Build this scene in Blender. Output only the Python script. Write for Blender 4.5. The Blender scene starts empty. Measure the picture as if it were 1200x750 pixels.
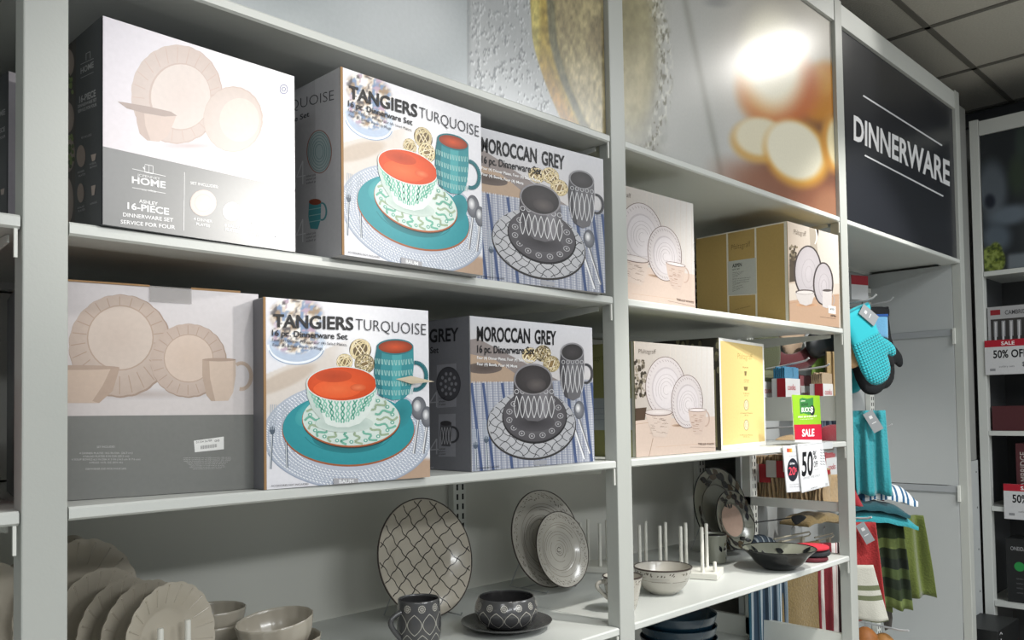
import bpy, bmesh, math, random
import numpy as np
from mathutils import Vector, Matrix
random.seed(7)
PI = math.pi
SC = bpy.context.scene
COL = SC.collection

# ------------------------------------------------------------------ camera
EYE = np.array([0.0, -1.187, 1.35])
RM = np.array([[0.70935677, 0.01225515, 0.70474307],
               [-0.70468294, 0.03407289, 0.70870374],
               [-0.01532737, -0.99934421, 0.03280583]])   # columns: right, down, forward
FPX, PX, PY = 977.6, 600.0, 450.0
cam = bpy.data.cameras.new('camera'); camo = bpy.data.objects.new('camera', cam); COL.objects.link(camo)
r_, d_, f_ = RM[:, 0], RM[:, 1], RM[:, 2]
M = Matrix.Identity(4)
for i in range(3):
    M[i][0] = r_[i]; M[i][1] = -d_[i]; M[i][2] = -f_[i]; M[i][3] = EYE[i]
camo.matrix_world = M
cam.sensor_width = 36; cam.lens = FPX / 1200 * 36; cam.shift_y = 75 / 1200
cam.clip_start = .02
SC.camera = camo
SC.view_settings.view_transform = 'Standard'; SC.view_settings.look = 'None'
SC.view_settings.exposure = -0.3; SC.view_settings.gamma = 1
# ------------------------------------------------------------------ light
w = bpy.data.worlds.new('world'); SC.world = w; w.use_nodes = True
w.node_tree.nodes['Background'].inputs[0].default_value = (.86, .93, 1, 1)
w.node_tree.nodes['Background'].inputs[1].default_value = .34

def area(name, loc, size, power, col=(1, 1, 1), rot=(0, 0, 0), spread=180):
    l = bpy.data.lights.new(name, 'AREA'); l.shape = 'RECTANGLE'; l.size, l.size_y = size
    l.energy = power; l.color = col; l.spread = math.radians(spread)
    o = bpy.data.objects.new(name, l); COL.objects.link(o); o.location = loc; o.rotation_euler = rot
    return o

def spot(name, loc, target, power, angle=60, blend=.5, r=.04, col=(1, .97, .92)):
    l = bpy.data.lights.new(name, 'SPOT'); l.energy = power; l.spot_size = math.radians(angle)
    l.spot_blend = blend; l.shadow_soft_size = r; l.color = col
    o = bpy.data.objects.new(name, l); COL.objects.link(o); o.location = loc
    o.rotation_euler = (Vector(target) - Vector(loc)).to_track_quat('-Z', 'Y').to_euler()
    return o
SPOTS = [  # track heads over the aisle, aimed at the shelves: location, target, watts, cone, lamp radius
    ((0.92, -1.05, 2.82), (0.85, 0.05, 1.35), 38, 50, .04),
    ((1.80, -0.98, 2.82), (2.00, 0.05, 0.86), 190, 40, .03),
    ((2.85, -1.10, 2.82), (2.98, 0.12, 1.15), 165, 58, .04),
    ((3.22, -4.05, 2.74), (0.66, 0.00, 1.70), 520, 7.5, .10),
    ((3.34, -0.52, 2.88), (2.34, 0.00, 2.30), 15, 80, .05),
]
for i, (a, b, p, c, r) in enumerate(SPOTS):
    spot('track_light', a, b, p, c, r=r)
for loc, size, p in (((1.2, -2.6, 2.93), (1.2, .6), 36), ((-1.6, -1.6, 2.93), (1.2, .6), 18), ((3.3, -2.0, 2.93), (1.2, .6), 60),
                     ((1.0, -5.2, 2.93), (2.4, .6), 235), ((-2.2, -4.8, 2.93), (2.4, .6), 120)):
    area('fill_panel_light', loc, size, p, (.96, .985, 1))  # unseen fill panels; third added to lift the right end, far pair the recesses

# ------------------------------------------------------------------ helpers
def lin(c):
    return tuple(((v / 12.92) if v <= .04045 else ((v + .055) / 1.055) ** 2.4) for v in c[:3]) + (1,)
def hx(s):
    return tuple(int(s[i:i + 2], 16) / 255 for i in (0, 2, 4))
def K(c):
    return hx(c) if isinstance(c, str) else c

MATS = {}
def mat(name, col, rough=.5, metal=0, bump=0, bscale=60, var=0, coat=0, spec=.5, stretch=None, sheen=0):
    if name in MATS: return MATS[name]
    m = bpy.data.materials.new(name); m.use_nodes = True; MATS[name] = m
    nt = m.node_tree; b = nt.nodes['Principled BSDF']
    c = lin(K(col)); b.inputs['Base Color'].default_value = c
    b.inputs['Roughness'].default_value = rough; b.inputs['Metallic'].default_value = metal
    b.inputs['Specular IOR Level'].default_value = spec
    if coat: b.inputs['Coat Weight'].default_value = coat; b.inputs['Coat Roughness'].default_value = .12
    if sheen: b.inputs['Sheen Weight'].default_value = sheen
    tc = nt.nodes.new('ShaderNodeTexCoord'); n = nt.nodes.new('ShaderNodeTexNoise')
    n.inputs['Scale'].default_value = bscale; n.inputs['Detail'].default_value = 3
    mp = nt.nodes.new('ShaderNodeMapping'); nt.links.new(tc.outputs['Object'], mp.inputs[0])
    if stretch: mp.inputs['Scale'].default_value = stretch
    nt.links.new(mp.outputs[0], n.inputs['Vector'])
    if bump:
        bp = nt.nodes.new('ShaderNodeBump'); bp.inputs['Strength'].default_value = bump; bp.inputs['Distance'].default_value = .004
        nt.links.new(n.outputs[0], bp.inputs['Height']); nt.links.new(bp.outputs[0], b.inputs['Normal'])
    if var:
        mx = nt.nodes.new('ShaderNodeMix'); mx.data_type = 'RGBA'; mx.inputs[6].default_value = c
        mx.inputs[7].default_value = tuple(v * (1 - var) for v in c[:3]) + (1,)
        nt.links.new(n.outputs[0], mx.inputs[0]); nt.links.new(mx.outputs[2], b.inputs['Base Color'])
    return m

def print_mat(name, rough=.38, coat=0, bump=.0, spec=.4, cr=.2):
    if name in MATS: return MATS[name]
    m = bpy.data.materials.new(name); m.use_nodes = True; MATS[name] = m
    nt = m.node_tree; b = nt.nodes['Principled BSDF']
    a = nt.nodes.new('ShaderNodeVertexColor'); a.layer_name = 'Col'
    n = nt.nodes.new('ShaderNodeTexNoise'); n.inputs['Scale'].default_value = 130
    tc = nt.nodes.new('ShaderNodeTexCoord'); nt.links.new(tc.outputs['Object'], n.inputs['Vector'])
    mx = nt.nodes.new('ShaderNodeMix'); mx.data_type = 'RGBA'; mx.blend_type = 'MULTIPLY'; mx.inputs[0].default_value = .12
    nt.links.new(a.outputs[0], mx.inputs[6]); nt.links.new(n.outputs[0], mx.inputs[7])
    nt.links.new(mx.outputs[2], b.inputs['Base Color'])
    b.inputs['Roughness'].default_value = rough
    if coat: b.inputs['Coat Weight'].default_value = coat; b.inputs['Coat Roughness'].default_value = cr
    b.inputs['Specular IOR Level'].default_value = spec
    if bump:
        bp = nt.nodes.new('ShaderNodeBump'); bp.inputs['Strength'].default_value = bump; bp.inputs['Distance'].default_value = .002
        n2 = nt.nodes.new('ShaderNodeTexNoise'); n2.inputs['Scale'].default_value = 12
        mp = nt.nodes.new('ShaderNodeMapping'); mp.inputs['Scale'].default_value = (6, 1, .4)
        nt.links.new(tc.outputs['Object'], mp.inputs[0]); nt.links.new(mp.outputs[0], n2.inputs['Vector'])
        nt.links.new(n2.outputs[0], bp.inputs['Height']); nt.links.new(bp.outputs[0], b.inputs['Normal'])
    return m

def link(name, me, m, parent=None, loc=None, rot=None):
    o = bpy.data.objects.new(name, me); COL.objects.link(o)
    if m is not None: me.materials.append(m)
    if parent is not None: o.parent = parent
    if loc is not None: o.location = loc
    if rot is not None: o.rotation_euler = rot
    return o

def tag(o, label=None, cat=None, group=None, kind=None):
    if label: o['label'] = label
    if cat: o['category'] = cat
    if group: o['group'] = group
    if kind: o['kind'] = kind
    return o

def thing(name, label, cat, loc=(0, 0, 0), rz=0, group=None):
    o = bpy.data.objects.new(name, None); COL.objects.link(o); o.empty_display_size = .05
    o.location = loc; o.rotation_euler = (0, 0, rz)
    return tag(o, label, cat, group)

class MB:
    def __init__(s): s.v = []; s.f = []
    def add(s, vs, fs):
        n = len(s.v); s.v += [tuple(map(float, p)) for p in vs]; s.f += [tuple(i + n for i in f) for f in fs]; return s
    def box(s, a, b):
        (x0, y0, z0), (x1, y1, z1) = a, b
        return s.add([(x0, y0, z0), (x1, y0, z0), (x1, y1, z0), (x0, y1, z0), (x0, y0, z1), (x1, y0, z1), (x1, y1, z1), (x0, y1, z1)],
                     [(0, 3, 2, 1), (4, 5, 6, 7), (0, 1, 5, 4), (1, 2, 6, 5), (2, 3, 7, 6), (3, 0, 4, 7)])
    def tube(s, pts, r, n=10, cap=True):
        P = [Vector(p) for p in pts]; rings = []
        rr = r if isinstance(r, (list, tuple)) else [r] * len(P)
        ref = None
        for i, p in enumerate(P):
            t = (P[min(i + 1, len(P) - 1)] - P[max(i - 1, 0)]).normalized()
            if ref is None:
                ref = Vector((0, 0, 1)) if abs(t.z) < .9 else Vector((1, 0, 0))
            a = (ref - t * ref.dot(t)).normalized(); ref = a; b = t.cross(a)
            rings.append([p + (a * math.cos(2 * PI * k / n) + b * math.sin(2 * PI * k / n)) * rr[i] for k in range(n)])
        vs = [q for R in rings for q in R]; fs = []
        for i in range(len(P) - 1):
            for k in range(n):
                fs.append((i * n + k, i * n + (k + 1) % n, (i + 1) * n + (k + 1) % n, (i + 1) * n + k))
        if cap: fs.append(tuple(reversed(range(n)))); fs.append(tuple(range((len(P) - 1) * n, len(P) * n)))
        return s.add(vs, fs)
    def lathe(s, prof, n=48, wob=None):
        """prof: list of (r, z); closed at r=0 ends. wob(theta, i) -> radius factor"""
        vs = []; fs = []; idx = []
        for i, (r, z) in enumerate(prof):
            if r < 1e-6: idx.append([len(vs)]); vs.append((0, 0, z))
            else:
                row = []
                for k in range(n):
                    th = 2 * PI * k / n; q = r * (wob(th, i) if wob else 1)
                    row.append(len(vs)); vs.append((q * math.cos(th), q * math.sin(th), z))
                idx.append(row)
        for a, b in zip(idx, idx[1:]):
            for k in range(n):
                k2 = (k + 1) % n
                if len(a) == 1: fs.append((a[0], b[k2], b[k]))
                elif len(b) == 1: fs.append((a[k], a[k2], b[0]))
                else: fs.append((a[k], a[k2], b[k2], b[k]))
        return s.add(vs, fs)
    def xform(s, M): s.v = [tuple(M @ Vector(p)) for p in s.v]; return s
    def mesh(s, name, smooth=False, sharp=35):
        me = bpy.data.meshes.new(name); me.from_pydata(s.v, [], s.f)
        bm = bmesh.new(); bm.from_mesh(me); bmesh.ops.recalc_face_normals(bm, faces=bm.faces); bm.to_mesh(me); bm.free()
        if smooth:
            me.shade_smooth()
            me.set_sharp_from_angle(angle=math.radians(sharp))
        return me
    def build(s, name, m, parent=None, loc=None, rot=None, smooth=False, bevel=0, seg=2, sharp=35):
        me = s.mesh(name, smooth, sharp); o = link(name, me, m, parent, loc, rot)
        if bevel:
            b = o.modifiers.new('bevel', 'BEVEL'); b.width = bevel; b.segments = seg; b.limit_method = 'ANGLE'
        return o

# a point of the room from where it is seen in the photograph and how deep it stands
def ray(px, py):
    return RM @ np.array([(px - PX) / FPX, (py - PY) / FPX, 1.0])
def at(px, py, y):
    d = ray(px, py); t = (y - EYE[1]) / d[1]; return Vector(EYE + d * t)
def atx(px, py, x):
    d = ray(px, py); t = (x - EYE[0]) / d[0]; return Vector(EYE + d * t)
def atz(px, py, z):
    d = ray(px, py); t = (z - EYE[2]) / d[2]; return Vector(EYE + d * t)
def mpp(p):   # metres per photo pixel at a point
    return float((RM.T @ (np.array(p) - EYE))[2]) / FPX

# ------------------------------------------------------------------ flat print: vector artwork as thin ink layers
TXT = {}
def text_mesh(s, bold):
    k = (s, bold)
    if k in TXT: return TXT[k]
    cu = bpy.data.curves.new('t', 'FONT'); cu.body = s; cu.size = 1; cu.resolution_u = 3
    cu.offset = {0: 0, 1: .018, 2: .026, -1: -.012}[bold]
    ob = bpy.data.objects.new('t', cu); me = bpy.data.meshes.new_from_object(ob)
    vs = [(v.co.x, v.co.y) for v in me.vertices]; fs = [tuple(p.vertices) for p in me.polygons]
    bpy.data.objects.remove(ob); bpy.data.meshes.remove(me); bpy.data.curves.remove(cu)
    if vs:
        x0 = min(v[0] for v in vs); x1 = max(v[0] for v in vs)
        vs = [((v[0] - x0) / (x1 - x0), v[1] / .70) for v in vs]
    TXT[k] = (vs, fs); return TXT[k]

def clip_poly(P, box):
    x0, y0, x1, y1 = box
    for ax, val, sg in ((0, x0, 1), (0, x1, -1), (1, y0, 1), (1, y1, -1)):
        if not P: return P
        out = []
        for i in range(len(P)):
            a, b = P[i - 1], P[i]
            ia, ib = (a[ax] - val) * sg >= 0, (b[ax] - val) * sg >= 0
            if ia != ib:
                t = (val - a[ax]) / (b[ax] - a[ax]); out.append(tuple(a[k] + (b[k] - a[k]) * t for k in range(len(a))))
            if ib: out.append(b)
        P = out
    return P

class Print:
    """artwork on a w x h rectangle; conv turns drawing units into (u, v) metres"""
    STEP = 1.2e-5
    def __init__(s, w, h, conv=None, surf=None):
        s.w, s.h = w, h; s.conv = conv or (lambda x, y: (x, y)); s.v = []; s.f = []; s.c = []; s.k = 1; s.surf = surf
    def _add(s, pts, cols, layer=None):
        k = s.k if layer is None else layer
        P = []
        for (x, y), c in zip(pts, cols):
            u, v = s.conv(x, y); P.append((u, v) + tuple(c[:3]))
        P = clip_poly(P, (0, 0, s.w, s.h))
        if len(P) < 3: return
        n = len(s.v)
        for q in P:
            s.v.append(s.surf(q[0], q[1], k * s.STEP) if s.surf else (q[0], -k * s.STEP, q[1])); s.c.append(q[2:5])
        s.f.append(tuple(range(n, n + len(P))))
    def up(s): s.k += 1
    def grid(s, nu, nv, fn, frame):
        """soft picture: a fine vertex-coloured grid, colour from fn(X, Y) in photo units of this face"""
        o, rz = frame; U = np.linspace(0, s.w, nu + 1); V = np.linspace(0, s.h, nv + 1); uu, vv = np.meshgrid(U, V)
        W = np.stack([o[0] + math.cos(rz) * uu, o[1] + math.sin(rz) * uu, o[2] + vv], -1) - EYE
        C = W @ RM; X = PX + FPX * C[..., 0] / C[..., 2]; Y = PY + FPX * C[..., 1] / C[..., 2]
        col = fn(X, Y); col = np.where(col <= .04045, col / 12.92, ((col + .055) / 1.055) ** 2.4); n = len(s.v)
        for j in range(nv + 1):
            for i in range(nu + 1):
                s.v.append((uu[j, i], -s.k * s.STEP, vv[j, i])); s.c.append(tuple(col[j, i]))
        for j in range(nv):
            for i in range(nu):
                a = n + j * (nu + 1) + i; s.f.append((a, a + 1, a + nu + 2, a + nu + 1))
        s.up()
    def poly(s, pts, col, n=1):
        c = lin(K(col)); s._add(pts, [c] * len(pts)); s.up()
    def gpoly(s, pts, cols):
        s._add(pts, [lin(K(c)) for c in cols]); s.up()
    def fill(s, col, u0=0, v0=0, u1=None, v1=None):
        cv = s.conv; s.conv = lambda x, y: (x, y)
        u1 = s.w if u1 is None else u1; v1 = s.h if v1 is None else v1
        s.poly([(u0, v0), (u1, v0), (u1, v1), (u0, v1)], col); s.conv = cv
    def ell(s, cx, cy, rx, ry, col, edge=None, rot=0, n=36, a0=0, a1=360, wob=None):
        c = lin(K(col)); e = lin(K(edge)) if edge is not None else c
        P = []
        for i in range(n + (0 if a1 - a0 >= 360 else 1)):
            t = math.radians(a0 + (a1 - a0) * i / n); q = wob(t) if wob else 1
            x, y = rx * q * math.cos(t), ry * q * math.sin(t)
            P.append((cx + x * math.cos(rot) - y * math.sin(rot), cy + x * math.sin(rot) + y * math.cos(rot)))
        m = len(P)
        rng = range(m) if a1 - a0 >= 360 else range(m - 1)
        if edge is None and a1 - a0 >= 360 and not wob:
            s._add(P, [c] * m)
        else:
            for i in rng: s._add([(cx, cy), P[i], P[(i + 1) % m]], [c, e, e])
        s.up()
    def line(s, pts, wd, col, keep=False):
        c = lin(K(col))
        for a, b in zip(pts, pts[1:]):
            dx, dy = b[0] - a[0], b[1] - a[1]; L = math.hypot(dx, dy) or 1; nx, ny = -dy / L * wd / 2, dx / L * wd / 2
            s._add([(a[0] + nx, a[1] + ny), (a[0] - nx, a[1] - ny), (b[0] - nx, b[1] - ny), (b[0] + nx, b[1] + ny)], [c] * 4)
        if not keep: s.up()
    def arc(s, cx, cy, rx, ry, wd, col, a0=0, a1=360, rot=0, n=32, wob=None, keep=False):
        P = []
        for i in range(n + 1):
            t = math.radians(a0 + (a1 - a0) * i / n); q = wob(t) if wob else 1; x, y = rx * q * math.cos(t), ry * q * math.sin(t)
            P.append((cx + x * math.cos(rot) - y * math.sin(rot), cy + x * math.sin(rot) + y * math.cos(rot)))
        s.line(P, wd, col, keep)
    def text(s, st, x0, y0, x1, y1, cap, col, bold=0, up=(0, -1)):
        """baseline from (x0,y0) to (x1,y1) in drawing units, capital height cap"""
        vs, fs = text_mesh(st, bold); c = lin(K(col))
        Q = [(x0 + (x1 - x0) * a + up[0] * cap * b, y0 + (y1 - y0) * a + up[1] * cap * b) for a, b in vs]
        for f in fs: s._add([Q[i] for i in f], [c] * len(f))
        s.up()
    def build(s, name, parent, m, loc=(0, 0, 0), rot=(0, 0, 0)):
        me = bpy.data.meshes.new(name); me.from_pydata(s.v, [], s.f)
        ca = me.color_attributes.new('Col', 'FLOAT_COLOR', 'POINT')
        ca.data.foreach_set('color', [q for c in s.c for q in (c[0], c[1], c[2], 1)])
        return link(name, me, m, parent, loc, rot)

def ssm(a, b, x):
    t = np.clip((x - a) / (b - a), 0, 1); return t * t * (3 - 2 * t)
def blend(c, col, m):
    return c * (1 - m[..., None]) + np.array(K(col)) * m[..., None]
def oval(X, Y, cx, cy, rx, ry, rot=0, soft=.3):
    x, y = X - cx, Y - cy; a, b = x * math.cos(rot) + y * math.sin(rot), -x * math.sin(rot) + y * math.cos(rot)
    return 1 - ssm(1 - soft, 1 + soft, np.sqrt((a / rx) ** 2 + (b / ry) ** 2))
def vnoise(X, Y, seed=0, oct=3):
    out = np.zeros_like(X); amp = 1
    for o in range(oct):
        xi, yi = np.floor(X), np.floor(Y); fx, fy = X - xi, Y - yi; fx = fx * fx * (3 - 2 * fx); fy = fy * fy * (3 - 2 * fy)
        h = lambda a, b: np.modf(np.abs(np.sin(a * 127.1 + b * 311.7 + seed * 17.3) * 43758.5453))[0]
        out += amp * ((h(xi, yi) * (1 - fx) + h(xi + 1, yi) * fx) * (1 - fy) + (h(xi, yi + 1) * (1 - fx) + h(xi + 1, yi + 1) * fx) * fy - .5)
        X, Y, amp = X * 2.1, Y * 2.1, amp * .5
    return out
def plane_conv(origin, rz, crop):
    """drawing units of an enlarged crop (x0, y0, scale) of the photo -> metres on an upright face"""
    ox, oy, sc = crop; o = np.array(origin, float); u = np.array([math.cos(rz), math.sin(rz), 0]); n = np.array([math.sin(rz), -math.cos(rz), 0])
    def f(x, y):
        d = ray(ox + x / sc, oy + y / sc); t = ((o - EYE) @ n) / (d @ n); q = EYE + d * t - o
        return float(q @ u), float(q[2])
    return f

# ------------------------------------------------------------------ materials
WHITE = mat('white_enamel', 'c8cbc7', .38, bump=.05, bscale=220)
POSTM = mat('post_enamel', 'b3b6b1', .36, bump=.05, bscale=220)
WHITE2 = mat('white_laminate', 'd6d8d2', .42, bump=.02, bscale=200)
BACKP = mat('back_panel_paint', 'd2d2ca', .6, var=.05, bscale=3)
SIDEP = mat('side_panel_paint', 'b4b8b8', .55, var=.06, bscale=2)
HOLE = mat('slot_dark', '15171a', .8)
CEIL = mat('ceiling_tile_fibre', 'dad7cc', .95, bump=.7, bscale=120, var=.25)
TBAR = mat('ceiling_grid_metal', '8d8c86', .6)
WALLM = mat('grey_wall_paint', '9b9c98', .8, var=.1, bscale=4)
FLOORM = mat('floor_tile', 'b9b4aa', .35, var=.15, bscale=5)
STEEL = mat('zinc_wire', 'b9bcc0', .28, metal=.85)
CARD = mat('brown_cardboard', '9b7a55', .8, bump=.2, bscale=90)
PRINT = print_mat('litho_print', .42, spec=.28)
GLOSS = print_mat('glossy_print', .36, coat=.8, cr=.27)
POSTER = print_mat('poster_print', .3, coat=.3)
CLOTHP = print_mat('woven_print', .9)
GLAZEP = print_mat('glazed_print', .22, coat=.4)

# ------------------------------------------------------------------ room
zA, zB, zC, zD, zE = 1.985, 1.610, 1.2337, .8556, .52
BX = [-.884, .331, 1.540, 2.768, 3.982]      # bay boundaries (post centres)
PW = .054
CZ = 2.95
def struct(name, mb, m, parent=None): return tag(mb.build(name, m, parent), kind='structure' if parent is None else None)
struct('floor', MB().box((-2.6, -4.2, -.1), (5.2, .75, 0)), FLOORM)
struct('wall_back', MB().box((-2.6, .66, 0), (5.2, .75, 3.1)), WALLM)
struct('wall_right', MB().box((5.06, -4.2, 0), (5.2, .66, 3.1)), WALLM)
ceil = struct('ceiling', MB().box((-2.6, -4.2, CZ + .03), (5.2, .75, 3.1)), TBAR)
T = .622
tile_me = MB().box((.006, .006, 0), (T - .006, T - .006, .022)).mesh('ceiling_tile')
tile_me.materials.append(CEIL)
for i in range(-9, 3):
    for j in range(-6, 1):
        x, y = 3.735 + i * T, .03 + j * T
        if x + T > 5.19: continue
        o = link('ceiling_tile', tile_me, None, ceil, (x, y, CZ + .006))
grid = MB()
for i in range(-9, 3): grid.box((3.735 + i * T - .012, -4.1, CZ + .001), (3.735 + i * T + .012, .66, CZ + .03))
for j in range(-6, 2): grid.box((-2.5, .03 + j * T - .012, CZ + .001), (5.06, .03 + j * T + .012, CZ + .03))
grid.build('ceiling_grid', mat('ceiling_grid_dark', '77756e', .7), ceil)
struct('trim_1', MB().box((5.02, -4.1, CZ - .07), (5.06, .66, CZ)), mat('dark_trim', '5b5d5f', .7))
FILL = mat('filler_grey', '8e8f8c', .6)
struct('trim_2', MB().box((4.012, .105, 1.082), (4.455, .12, 2.80)), FILL)
t2 = struct('trim_3', MB().box((4.012, .100, .05), (4.455, .12, 1.08)), SIDEP)
for z in (.25, .45, .65, .85, 1.02): MB().box((4.42, .0990, z), (4.428, .1005, z + .008)).build('screw_hole', HOLE, t2)

# ------------------------------------------------------------------ shelving run, one thing per bay
def shelf_parts(parent, z, x0, x1, depth=.572, nose=True, ox=0):
    r = MB().box((x0 + .001, .036, z - .007), (x1 - .001, depth, z)); r.box((x0 + .001, depth - .012, z - .02), (x1 - .001, depth, z - .007))
    a, b = x0 + PW / 2 + .002, x1 - PW / 2 - .002
    P = [(0.0, z - .003), (.003, z), (.036, z), (.036, z - .015), (.03, z - .015), (.03, z - .018), (.004, z - .018), (.0, z - .015)]
    vs = [(a, y, q) for y, q in P] + [(b, y, q) for y, q in P]; n = len(P)
    r.add(vs, [tuple(range(n)), tuple(range(2 * n - 1, n - 1, -1))] + [(i, (i + 1) % n, n + (i + 1) % n, n + i) for i in range(n)])
    # return flange under the nose
    r.box((a, .03, z - .018), (b, .075, z - .0155))
    return r
bay_words = ['white shelving bay at the far left edge, cut by the frame',
             'white shelving bay behind the left post with three box shelves and plate display',
             'white shelving bay right of the middle post with cream boxes and peg rack',
             'white shelving bay under the black header sign, open with peg hooks']
def post(parent, x, name='post', ztop=2.735):
    o = MB().box((x - PW / 2, -.002, 0), (x + PW / 2, .034, ztop)).build(name, POSTM, parent, bevel=.002)
    return o
def slotted(parent, x, z0, z1, y=.575):
    u = MB().box((x - .023, y, z0), (x + .023, y + .022, z1)).build('slotted_upright', WHITE2, parent)
    h = MB(); z = z0 + .02
    while z < z1 - .02:
        for sx in (-.009, .011):
            h.box((x + sx - .003, y - .0006, z), (x + sx + .003, y + .001, z + .016))
        z += .027
    h.build('slot_holes', HOLE, u)
    o = h
for i in range(4):
    x0, x1 = BX[i], BX[i + 1]
    b = thing('shelving_bay', bay_words[i], 'shelving', (0, 0, 0))
    levels = [('ledge', zA)] + ([('shelf', zB), ('shelf', zC), ('display_shelf', zD), ('base_shelf', zE)] if i < 3 else [('base_shelf', .16)])
    for nm, z in levels:
        shelf_parts(b, z, x0, x1, .572 if i < 3 else .405).build(nm, WHITE, b)
    for za, zb in ((2.03, 2.7), (zB - .02, 2.03), (zC - .0, zB - .02), (.05, zC)) if i < 3 else ((1.681, 2.7), (.99, 1.675), (.05, .985)):
        MB().box((x0 + .001, .60 if i < 3 else .41, za + .002), (x1 - .001, .622 if i < 3 else .43, zb - .002)).build('back_panel', BACKP if i < 3 else SIDEP, b)
    post(b, x1)
    if i == 0: post(b, x0)
    slotted(b, x1 - (.0 if i < 3 else .056), .06, 1.95 if i < 3 else 1.9, .575 if i < 3 else .385)
    if i == 3: slotted(b, x0 + .05, .06, 1.9, .385)
    # header rail
    a, c = x0 + PW / 2 + .001, x1 - PW / 2 - .001
    MB().box((a, 0, 2.652), (c, .03, 2.727)).build('header_rail', WHITE, b, bevel=.001)
    # shelf brackets
    if i < 3:
        for z in (zA, zB, zC, zD):
            for xx in ((x1 - .033,) if i else (x1 - .033, x0 + .033)):
                vs = [(.04, z - .02), (.570, z - .008), (.570, z - .075), (.30, z - .05), (.04, z - .03)]
                m = MB(); n = len(vs)
                m.add([(xx - .0015, y, q) for y, q in vs] + [(xx + .0015, y, q) for y, q in vs],
                      [tuple(range(n)), tuple(range(2 * n - 1, n - 1, -1))] + [(k, (k + 1) % n, n + (k + 1) % n, n + k) for k in range(n)])
                m.build('shelf_bracket', WHITE2, b)
                MB().box((xx - .003 if xx > x0 + .5 else xx - .001, .0, z - .055), (xx + .001 if xx > x0 + .5 else xx + .003, .004, z - .018)).build('bracket_tab', WHITE2, b)
    if i == 2:   # side frame rails between the second and third bays
        for za, zb in ((1.302, 1.386), (.997, 1.028), (.50, .592)):
            MB().box((2.748, .036, za), (2.766, .57, zb)).build('side_rail', WHITE2, b, bevel=.001)
        MB().box((2.748, .36, .53), (2.7655, .392, .85)).build('rear_post', WHITE2, b); MB().box((2.748, .36, .865), (2.7655, .392, 1.30)).build('rear_post', WHITE2, b)
    if i == 3:
        for za, zb in ((.997, 1.678), (.06, .985)): MB().box((3.952, .036, za), (3.96, .405, zb)).build('side_panel', SIDEP, b)
        MB().box((3.952, .036, 1.682), (3.96, .405, 1.966)).build('side_panel', SIDEP, b)
        for z in (1.665, .978):
            MB().box((3.946, .037, z - .012), (3.952, .384, z + .016)).build('panel_strip', mat('strip_grey', '9fa3a6', .4), b)
            MB().box((3.940, .026, z - .05), (3.952, .036, z + .02)).build('strip_clip', WHITE2, b)

# ------------------------------------------------------------------ posters over the ledge
def poster(name, label, x0, x1, paint, crop=(0, 0, 1), cat='poster'):
    x0 += .0015; x1 -= .0015
    z0, z1 = zA + .002, 2.650
    t = thing(name, label, cat, (x0, .012, z0))
    MB().box((0, 0, 0), (x1 - x0, .006, z1 - z0)).build('board', mat('poster_board', '8f9090', .6), t)
    P = Print(x1 - x0, z1 - z0, plane_conv((x0, .0115, z0), 0, crop)); paint(P)
    P.build('printed_picture', t, POSTER, (0, -.0005, 0)); return t
rnd = random.Random(3)
def drops(P, xa, xb, ya, yb, n, cols, keepf, s=(1, 3.5)):
    for _ in range(n):
        x = rnd.uniform(xa, xb); y = rnd.uniform(ya, yb)
        if not keepf(x, y): continue
        r = rnd.uniform(*s); c = rnd.choice(cols)
        P.ell(x + .5, y + .7, r * .8, r, (.30, .31, .31), n=7); P.ell(x, y, r * .75, r * .9, c, n=7); P.k -= 1.6
def lemon_paint(P):
    def fn(X, Y):
        c = np.ones(X.shape + (3,)) * np.array(K('aeb4b7'))
        c = blend(c, 'c0c5c8', oval(X, Y, 470, 20, 60, 50, soft=.6)); c = blend(c, '9ea5a8', oval(X, Y, 330, -30, 60, 40, soft=.6)); c = blend(c, 'b9bfc2', oval(X, Y, 420, -60, 60, 60, soft=.6))
        g = ssm(546, 547.5, X); c = blend(c, 'b3b6b8', g)
        n = vnoise(X / 3.2, Y / 5.0 + X * .05, 3); d = ssm(.14, .34, n) * g * (.45 + .55 * ssm(-20, 120, Y + (X - 600) * .25)); c = blend(c, '63676a', d * .85)
        d2 = ssm(.10, .3, vnoise((X - 1.2) / 3.2, (Y - 1.5) / 5.0 + (X - 1.2) * .05, 3)) * g; c = blend(c, 'dfe2e4', (d2 * (1 - d)) * .7)
        c = blend(c, '8d9294', ssm(553, 547, X) * g * .8)
        e = 621 + np.maximum(Y, 0) * .06 + np.maximum(Y - 40, 0) ** 1.5 * .028 + np.minimum(Y, 0) * -.02
        w_ = ssm(-1.5, 1.5, X - e); c = blend(c, 'a8924a', w_); c = blend(c, 'ad8343', ssm(50, 130, Y) * w_ * ssm(22, 6, X - e))
        c = blend(c, 'c5b86e', oval(X, Y, 626, 20, 6, 60, soft=.6) * w_)
        c = blend(c, '76735a', ssm(17, 21, X - e) * ssm(34, 26, X - e)); p = ssm(26, 32, X - e); c = blend(c, 'a69a74', p)
        c = blend(c, 'b9ad8b', oval(X, Y, 690, 115, 26, 46, rot=-.2, soft=.5) * p); c = blend(c, '85785a', oval(X, Y, 700, 45, 12, 22, soft=.6) * p * .8); c = blend(c, '8c8061', oval(X, Y, 660, 20, 14, 30, soft=.6) * p * .5)
        n2 = vnoise(X / 3, Y / 7, 9) * w_; c = c * (1 + .30 * n2[..., None]); c = blend(c, '6b6040', ssm(706, 712, X))
        return np.clip(c, 0, 1)
    P.grid(560, 150, fn, ((BX[1] + PW / 2, .0115, zA + .002), 0))
poster('lemon_water_poster', 'wide glossy poster of frosted glass with lemon slice, left of middle post', BX[1] + PW / 2, BX[2] - PW / 2, lemon_paint)
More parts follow.
